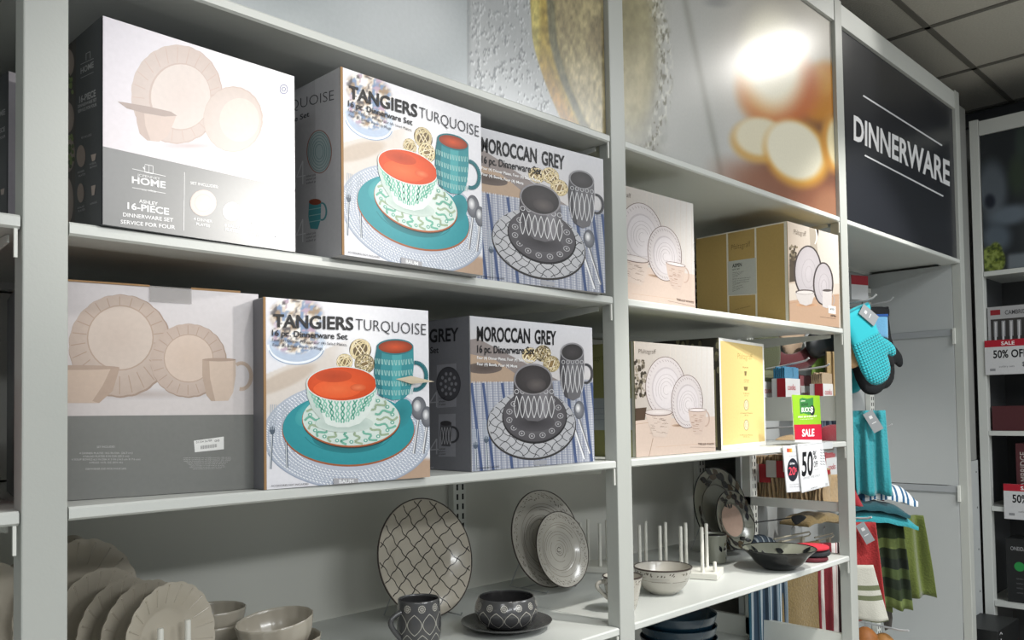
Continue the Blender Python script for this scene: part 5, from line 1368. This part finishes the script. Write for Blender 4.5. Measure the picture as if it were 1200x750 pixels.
# big dark red mitt pair, tan mitt, black gloves under the upper shelf
RED = fabric('maroon_cotton', '571c22')
def blob(name, label, cat, p, rz, pts, th, m, cell=.01):
    t = thing(name, label, cat, p, rz); link('body', pillow(curve_outline(pts, 4), th, cell), m, t); return t
blob('oven_glove', 'wide maroon double oven glove sagging under the upper shelf', 'oven mitt', at(930, 392, .34), -.3, [(-.19, .04), (-.14, .04), (-.12, -.03), (-.05, -.075), (.03, -.065), (.09, -.02), (.10, .04), (.16, .05), (.17, -.05), (.10, -.12), (0, -.145), (-.10, -.13), (-.19, -.06)], .012, RED)
blob('oven_mitt', 'tan oven mitt tip hanging inside the maroon glove', 'oven mitt', at(928, 392, .37), -.3, [(-.07, .05), (.07, .05), (.065, -.02), (.02, -.09), (-.03, -.085), (-.065, -.02)], .012, fabric('tan_cotton', 'b09a82'))
blob('grill_glove', 'black rubber glove left of the right post under the upper shelf', 'glove', at(969, 402, .26), -.4, [(-.09, .03), (-.02, .045), (.05, .045), (.09, .03), (.09, -.05), (.04, -.06), (-.02, -.05), (-.06, -.06), (-.10, -.03)], .02, mat('black_rubber', '16191b', .35))
blob('pot_holder', 'dark green pot holder behind the yellow box', 'pot holder', at(900, 405, .36), -.3, [(-.06, .05), (.05, .05), (.05, -.09), (-.06, -.09)], .008, fabric('moss_cotton', '4d5238'))
blob('pot_holder', 'white and red pot holder above the black glove', 'pot holder', at(957, 392, .33), -.3, [(-.03, .04), (.03, .04), (.03, -.06), (-.03, -.06)], .008, fabric('white_red_cotton', '9c9894'))
# placemats with red and white bands
MAT_ = fabric('ribbed_jute', 'b79c76', .8, 90, .35); BAND = [mat('white_band', 'c3bfba', .5), mat('red_band_paper', 'a4232c', .5)]
def placemats(label, p, rz, n, h, band, sp=.0125, dep=.07):
    t = thing('placemat_bundle', label, 'placemats', p, rz); r = random.Random(n + int(h * 100))
    for k in range(n):
        m_ = MB(); hh = h + r.uniform(-.006, .006); th_ = .0085; segs = 7
        for a_, b_ in ((0, 1),):
            V = []; 
            for q in range(segs + 1):
                z = -hh * q / segs; x = k * sp + .003 * math.sin(q * 1.1 + k); y0_ = .004 * math.sin(q * .8 + k * 1.7)
                V += [(x, y0_, z), (x + th_ * .5, y0_ - .004, z), (x + th_, y0_, z), (x + th_, dep, z), (x, dep, z)]
            F = [tuple(range(5)), tuple(range(segs * 5 + 4, segs * 5 - 1, -1))]
            for q in range(segs):
                for c in range(5): F.append((q * 5 + c, q * 5 + (c + 1) % 5, q * 5 + 5 + (c + 1) % 5, q * 5 + 5 + c))
            m_.add(V, F)
        m_.build('placemat', MAT_, t, smooth=True, sharp=50)
    z1, z0 = band; L = n * sp
    MB().box((-.004, -.012, z0), (L * .45, .05, z1)).build('white_band', BAND[0], t); MB().box((L * .45 + .001, -.012, z0), (L + .002, .05, z1)).build('red_band', BAND[1], t)
    return t
placemats('leftmost bundle of ribbed tan placemats below the lower box shelf', atx(880, 534, 2.87), -1.45, 6, .175, (-.03, -.098))
placemats('second bundle of ribbed tan placemats below the lower box shelf', atx(900, 533, 2.87), -1.45, 6, .18, (-.02, -.082))
placemats('third bundle of ribbed tan placemats, left of the small signs', atx(920, 532, 2.87), -1.45, 6, .17, (-.01, -.065))
placemats('bundle of ribbed tan placemats behind the white 50 sign', atx(938, 549, 2.87), -1.45, 7, .13, (-.005, -.02))
t = cloth('jute_placemat', 'wide curved tan ribbed placemat right of the white sign', at(972, 556, .20), -.55, MAT_, w_=.13, h=.115, folds=.5, amp=.02, th=.01, seed=30, flare=.3, shear=-.01)
pack('red and white pack with printed name right of the white sign', at(968, 533, .20), .1, '96202c', w_=.10, h=.09, clothh=.012)
cloth('kitchen_towel', 'bright red cloth below the red and white pack', at(984, 566, .22), -.5, fabric('signal_red_cotton', 'a81f2c'), w_=.10, h=.09, folds=.8, amp=.006, th=.01, seed=31, shear=.05)
blob('napkin_roll', 'dark red folded napkin seen above the shelf beside the green sign', 'napkins', at(974, 510, .24), -.2, [(-.06, .03), (.06, .035), (.06, -.04), (-.06, -.035)], .02, fabric('wine_cotton', '7e1c28'))
blob('napkin_roll', 'tan folded napkins seen above the shelf left of the green sign', 'napkins', at(922, 517, .27), -.2, [(-.06, .01), (.05, .02), (.05, -.04), (-.07, -.04)], .02, fabric('straw_cotton', 'b89b72'))
cloth('kitchen_towel', 'blue grey striped towel above the dark red napkin', at(972, 492, .32), -.3, stripes('slate_stripes', ['39465a', '7d8896', '2b3444'], 5), w_=.12, h=.08, folds=2, amp=.008, th=.006, seed=33)
# burlap runner, hangers and striped towels under the middle rail
BURL = fabric('burlap', '8f7a4e', 1.0, 130, .45)
a = at(958, 606, .22)
t = thing('burlap_runner', 'folded tan burlap runner lying over a hanger under the middle rail', 'runner', a, -.12)
me = roll_towel('folded_runner', 'x', (0, 0, 0), 0, .30, .12, .03, BURL, 5); ch = me.children[0]; ch.parent = t; ch.name = 'cloth'; bpy.data.objects.remove(me); ch.location = (0, 0, -.02)
def hanger(label, p, rz, w_=.2):
    t = thing('clip_hanger', label, 'hanger', p, rz)
    MB().tube([(-w_ / 2, 0, 0), (w_ / 2, 0, .004), (w_ / 2 + .012, 0, .010), (w_ / 2 + .004, 0, .018), (-w_ / 2, 0, .016)], .003, 8).build('bar', mat('pale_plastic', 'a9a493', .4), t, smooth=True)
    MB().tube([(0, 0, .018), (0, 0, .04), (.012, 0, .05), (.02, 0, .042)], .002, 8).build('hanger_hook', STEEL, t, smooth=True)
    for sx in (-.3, .3): MB().box((sx * w_ - .008, -.006, -.02), (sx * w_ + .008, .006, .006)).build('clip', MATS['pale_plastic'], t)
    return t
hanger('pale clip hanger below the burlap runner', at(928, 633, .25), -.1, .22); hanger('clip hanger above the red striped towels', at(965, 633, .24), -.1, .12)
cloth('hanging_runner', 'coarse golden burlap runner hanging below the display shelf', at(936, 636, .265), -.35, BURL, cat='runner', w_=.20, h=.40, folds=.6, amp=.010, th=.010, seed=40)
RWS = stripes('red_white_stripes', ['9c1f2c', 'cfc9c6', 'cfc9c6', 'd6d1cd', '8e1b28', 'cfc9c6', '2c1a1c', 'd2ccc8'], 3.0, 0)
t = cloth('kitchen_towel', 'red and white striped towels hanging left of the right post', at(978, 636, .20), -.55, RWS, w_=.155, h=.40, folds=3.2, amp=.010, th=.008, seed=41, nx=90)
cloth('kitchen_towel', 'dark red towel fold beside the striped towels', at(964, 636, .225), -.55, fabric('dark_red_terry', '7c1a28'), w_=.06, h=.385, folds=1.2, amp=.008, th=.010, seed=42)
BWS = stripes('blue_white_stripes', ['2c5a6e', 'b9c3c9', '44586c', '2c3c4c', '8797a4'], 4, 0)
cloth('kitchen_towel', 'blue and white striped towels hanging left of the burlap runner', at(899, 645, .31), -.35, BWS, w_=.17, h=.36, folds=3.5, amp=.008, th=.006, seed=43, nx=80)
t = roll_towel('folded_towel', 'slate striped towel folded over a hanger behind the black bowl', at(893, 640, .30), -.2, .14, .06, .03, stripes('slate_white_stripes', ['4a5663', '3a4450', 'a9b2b8', '4a5663'], 5, 0), 9)
# wrought wire easel tip of the leaf plate
t = thing('wire_easel', 'thin dark wire arm reaching right from the leaf plate', 'stand', at(886, 612, .26))
e1 = at(935, 606, .20) - Vector(t.location)
MB().tube([(-.04, .0, .03), (-.01, 0, .0), tuple(e1 * .5), tuple(e1)], .0022, 8).build('wire', mat('dark_iron', '2a2c2e', .4, metal=.6), t, smooth=True)
blob('black_slipcover', 'small dark folded cloth at the tip of the wire arm', 'cloth', at(934, 608, .19), -.2, [(-.03, .01), (.02, .012), (.05, 0), (.0, -.02), (-.02, -.012)], .006, DKC, .008)

# ------------------------------------------------------------------ second unit across the corner, facing left
X5 = 4.452; Y5 = .055
u = thing('corner_shelving', 'dark filled shelving unit at the right edge with black header picture', 'shelving', (0, Y5, 0))
MB().box((X5, -.006, .05), (X5 + .05, .034, 2.735)).build('post', WHITE, u, bevel=.002)
MB().box((X5, -1.25, .05), (X5 + .05, -1.195, 2.735)).build('post', WHITE, u, bevel=.002)
MB().box((X5 + .003, -1.19, 2.655), (X5 + .03, -.008, 2.725)).build('header_rail', WHITE, u)
for nm, z in (('ledge', 1.989), ('shelf', 1.512), ('shelf', 1.221), ('shelf', .861), ('shelf', .41)):
    MB().box((X5 + .002, -1.19, z - .022), (X5 + .022, -.008, z)).box((X5 + .022, -1.24, z - .008), (X5 + .44, .03, z)).build(nm, WHITE, u)
MB().box((X5 + .445, -1.25, .05), (X5 + .455, .05, 2.73)).build('back_panel', mat('dark_back', '4b4c4d', .7), u)
MB().box((X5 + .05, .031, .05), (X5 + .445, .041, 2.0)).build('end_panel', mat('end_panel_grey', '5a5c5e', .6), u)
tp = thing('salad_poster', 'dark blurred picture with green lettuce on the unit at the right edge', 'poster', (X5 + .012, -.010 + Y5, 1.9915))
MB().box((0, -1.17, 0), (.006, 0, .662)).build('board', MATS['poster_board'], tp)
P = Print(1.17, .662, lambda a, b: (a, b))
def salad(X, Y):
    c = np.ones(X.shape + (3,)) * np.array(K('2a2e32')); c = blend(c, '333a3a', ssm(1185, 1230, X))
    c = blend(c, '5c646c', oval(X, Y, 1163, 222, 17, 32, soft=.4)); c = blend(c, '3c4a38', oval(X, Y, 1192, 205, 10, 22, soft=.6) * .7); c = blend(c, '1f2430', oval(X, Y, 1160, 236, 6, 8, soft=.5))
    c = blend(c, '66717c', oval(X, Y, 1183, 252, 26, 11, rot=-.2, soft=.5)); c = blend(c, '59646f', oval(X, Y, 1168, 278, 16, 16, soft=.5)); c = blend(c, '7c858c', ssm(295, 302, Y + (X - 1180) * .12) * ssm(1178, 1184, X) * .8)
    c = blend(c, '54705a', oval(X, Y, 1198, 165, 8, 20, soft=.6) * .3); g = 1165 - X
    e = oval(X, Y, 1163, 305, 15, 12 + 5, soft=.12); e = np.maximum(e, oval(X, Y, 1167, 297, 8, 13, soft=.15)); n = vnoise(X / 3.0, Y / 3.2, 3)
    d = np.ones(X.shape + (3,)) * np.array(K('66742f')); d = blend(d, '8c9a50', ssm(.05, .3, n)); d = blend(d, '3d4a22', ssm(-.08, -.3, n)); e = e * (1 - ssm(-.1, .1, -n) * .0)
    return np.clip(c * (1 - e[..., None]) + d * e[..., None], 0, 1)
P.grid(300, 170, salad, ((X5 + .0115, -.010 + Y5, 1.9915), -PI / 2))
P.build('printed_picture', tp, POSTER, (-.0006, 0, 0), (0, 0, -PI / 2))
def carton5(label, y1, y0, z, h, d, m, name='cutlery_box', x=X5 + .03):
    t = thing(name, label, 'box', (x, y1 + Y5 - .016, z + .0008)); MB().box((0, -(y1 - y0), 0), (d, 0, h)).build('carton', m, t, bevel=.001); return t
def print5(t, w_, h, paint):
    P = Print(w_, h, surf=lambda u_, v, k: (-.0006 - k, -u_, v)); paint(P); P.build('printed_face', t, PRINT)
GREYB = mat('grey_carton', '9a9a9c', .5); DRK = mat('dark_carton', '2a2627', .5); MAR = mat('maroon_carton', '4a1f24', .5); BLK = mat('black_carton', '191b1c', .45)
t = carton5('grey cutlery box with window and white lettering on the right unit', .004, -.306, 1.512, .305, .06, GREYB)
def cut(P):
    P.fill('a9a9ab'); P.fill('3c3a39', u0=.012, v0=.06, u1=.30, v1=.245)
    for k in range(7):
        x = .03 + k * .033; P.line([(x, .08), (x + .003, .22)], .009, 'c4c4c6'); P.line([(x + .003, .16), (x + .004, .235)], .016, '9b9b9e'); P.line([(x + .001, .09), (x + .004, .23)], .003, 'ececee')
    P.fill('8e2b33', u0=.012, v0=.265, u1=.055, v1=.29); P.text('CAMBRIDGE', .075, .264, .19, .264, .02, '4a4a4d', 1, up=(0, 1))
print5(t, .31, .305, cut)
def sale5(label, y1, z1, w_, h, x):
    t = thing('sale_sign', label, 'sign', (x, y1 + Y5 - .012, z1 - h)); MB().box((0, -w_, 0), (.0018, 0, h)).build('card', PAPER, t)
    def f(P):
        P.fill('cfd0d2'); P.fill('b02535', v0=h * .80); P.text('SALE', w_ * .36, h * .845, w_ * .64, h * .845, h * .10, 'f2f2f2', 1, up=(0, 1))
        P.text('50% OFF', w_ * .18, h * .48, w_ * .90, h * .48, h * .22, '17181b', 2, up=(0, 1)); P.line([(w_ * .1, h * .14), (w_ * .22, h * .14)], h * .07, '8a8c90'); P.text('$ 1', w_ * .78, h * .22, w_ * .92, h * .22, h * .12, '3a3c40', 1, up=(0, 1)); P.text('cutlery sets', w_ * .30, h * .2, w_ * .62, h * .2, h * .06, '6a6c70', 0, up=(0, 1))
    print5(t, w_, h, f); return t
sale5('white 50 percent off sign with red SALE strip on the grey cutlery box', .008, 1.655, .20, .165, X5 - .006)
sale5('white 50 percent off sign with red SALE strip near the lower right edge', -.052, .972, .20, .165, X5 - .006)
carton5('low maroon box on the middle shelf of the right unit', .0, -.30, 1.221, .118, .2, MAR)
t = carton5('dark maroon box with upright white lettering on the right unit', -.095, -.36, .861, .30, .2, MAR)
def cam_(P):
    P.text('CAMBRIDGE', .045, .075, .045, .26, .028, 'bfb8b4', 0, up=(-1, 0)); P.text('20', .02, .018, .075, .018, .05, 'bfb8b4', 0, up=(0, 1))
print5(t, .265, .30, cam_)
t = carton5('black flatware box with green sticker near the bottom right edge', -.040, -.25, .41, .30, .15, BLK)
def onei(P):
    P.text('ONEIDA', .02, .245, .085, .245, .018, 'a9aaac', 0, up=(0, 1)); P.ell(.055, .17, .022, .022, '2f8f4a')
    for k in range(4): P.text('stainless steel', .04, .11 - k * .022, .085, .11 - k * .022, .008, '6b6c6e', 0, up=(0, 1))
print5(t, .21, .30, onei)
t = thing('black_gift_carton', 'black carton with white letter A at the bottom edge by the far post', 'box', (4.10, -.06, 0), 0)
MB().box((0, 0, 0), (.32, .26, .352)).build('carton', BLK, t, bevel=.002)
P = Print(.32, .352, surf=lambda u_, v, k: (u_, -.0006 - k, v)); P.text('A', .02, .285, .06, .285, .03, 'd5d6d8', 1, up=(0, 1)); P.line([(.022, .334), (.04, .342), (.06, .330)], .004, 'd5d6d8'); P.build('printed_face', t, PRINT)

# nothing touches plane on plane: standing things sit a hair above their shelf
for o in bpy.data.objects:
    if o.parent is None and o.get('category') in ('plate', 'bowl', 'mug', 'plate rack', 'pot holder') and .8 < o.location.z < 1.0 and o.location.y < .6:
        o.location.z += .0008
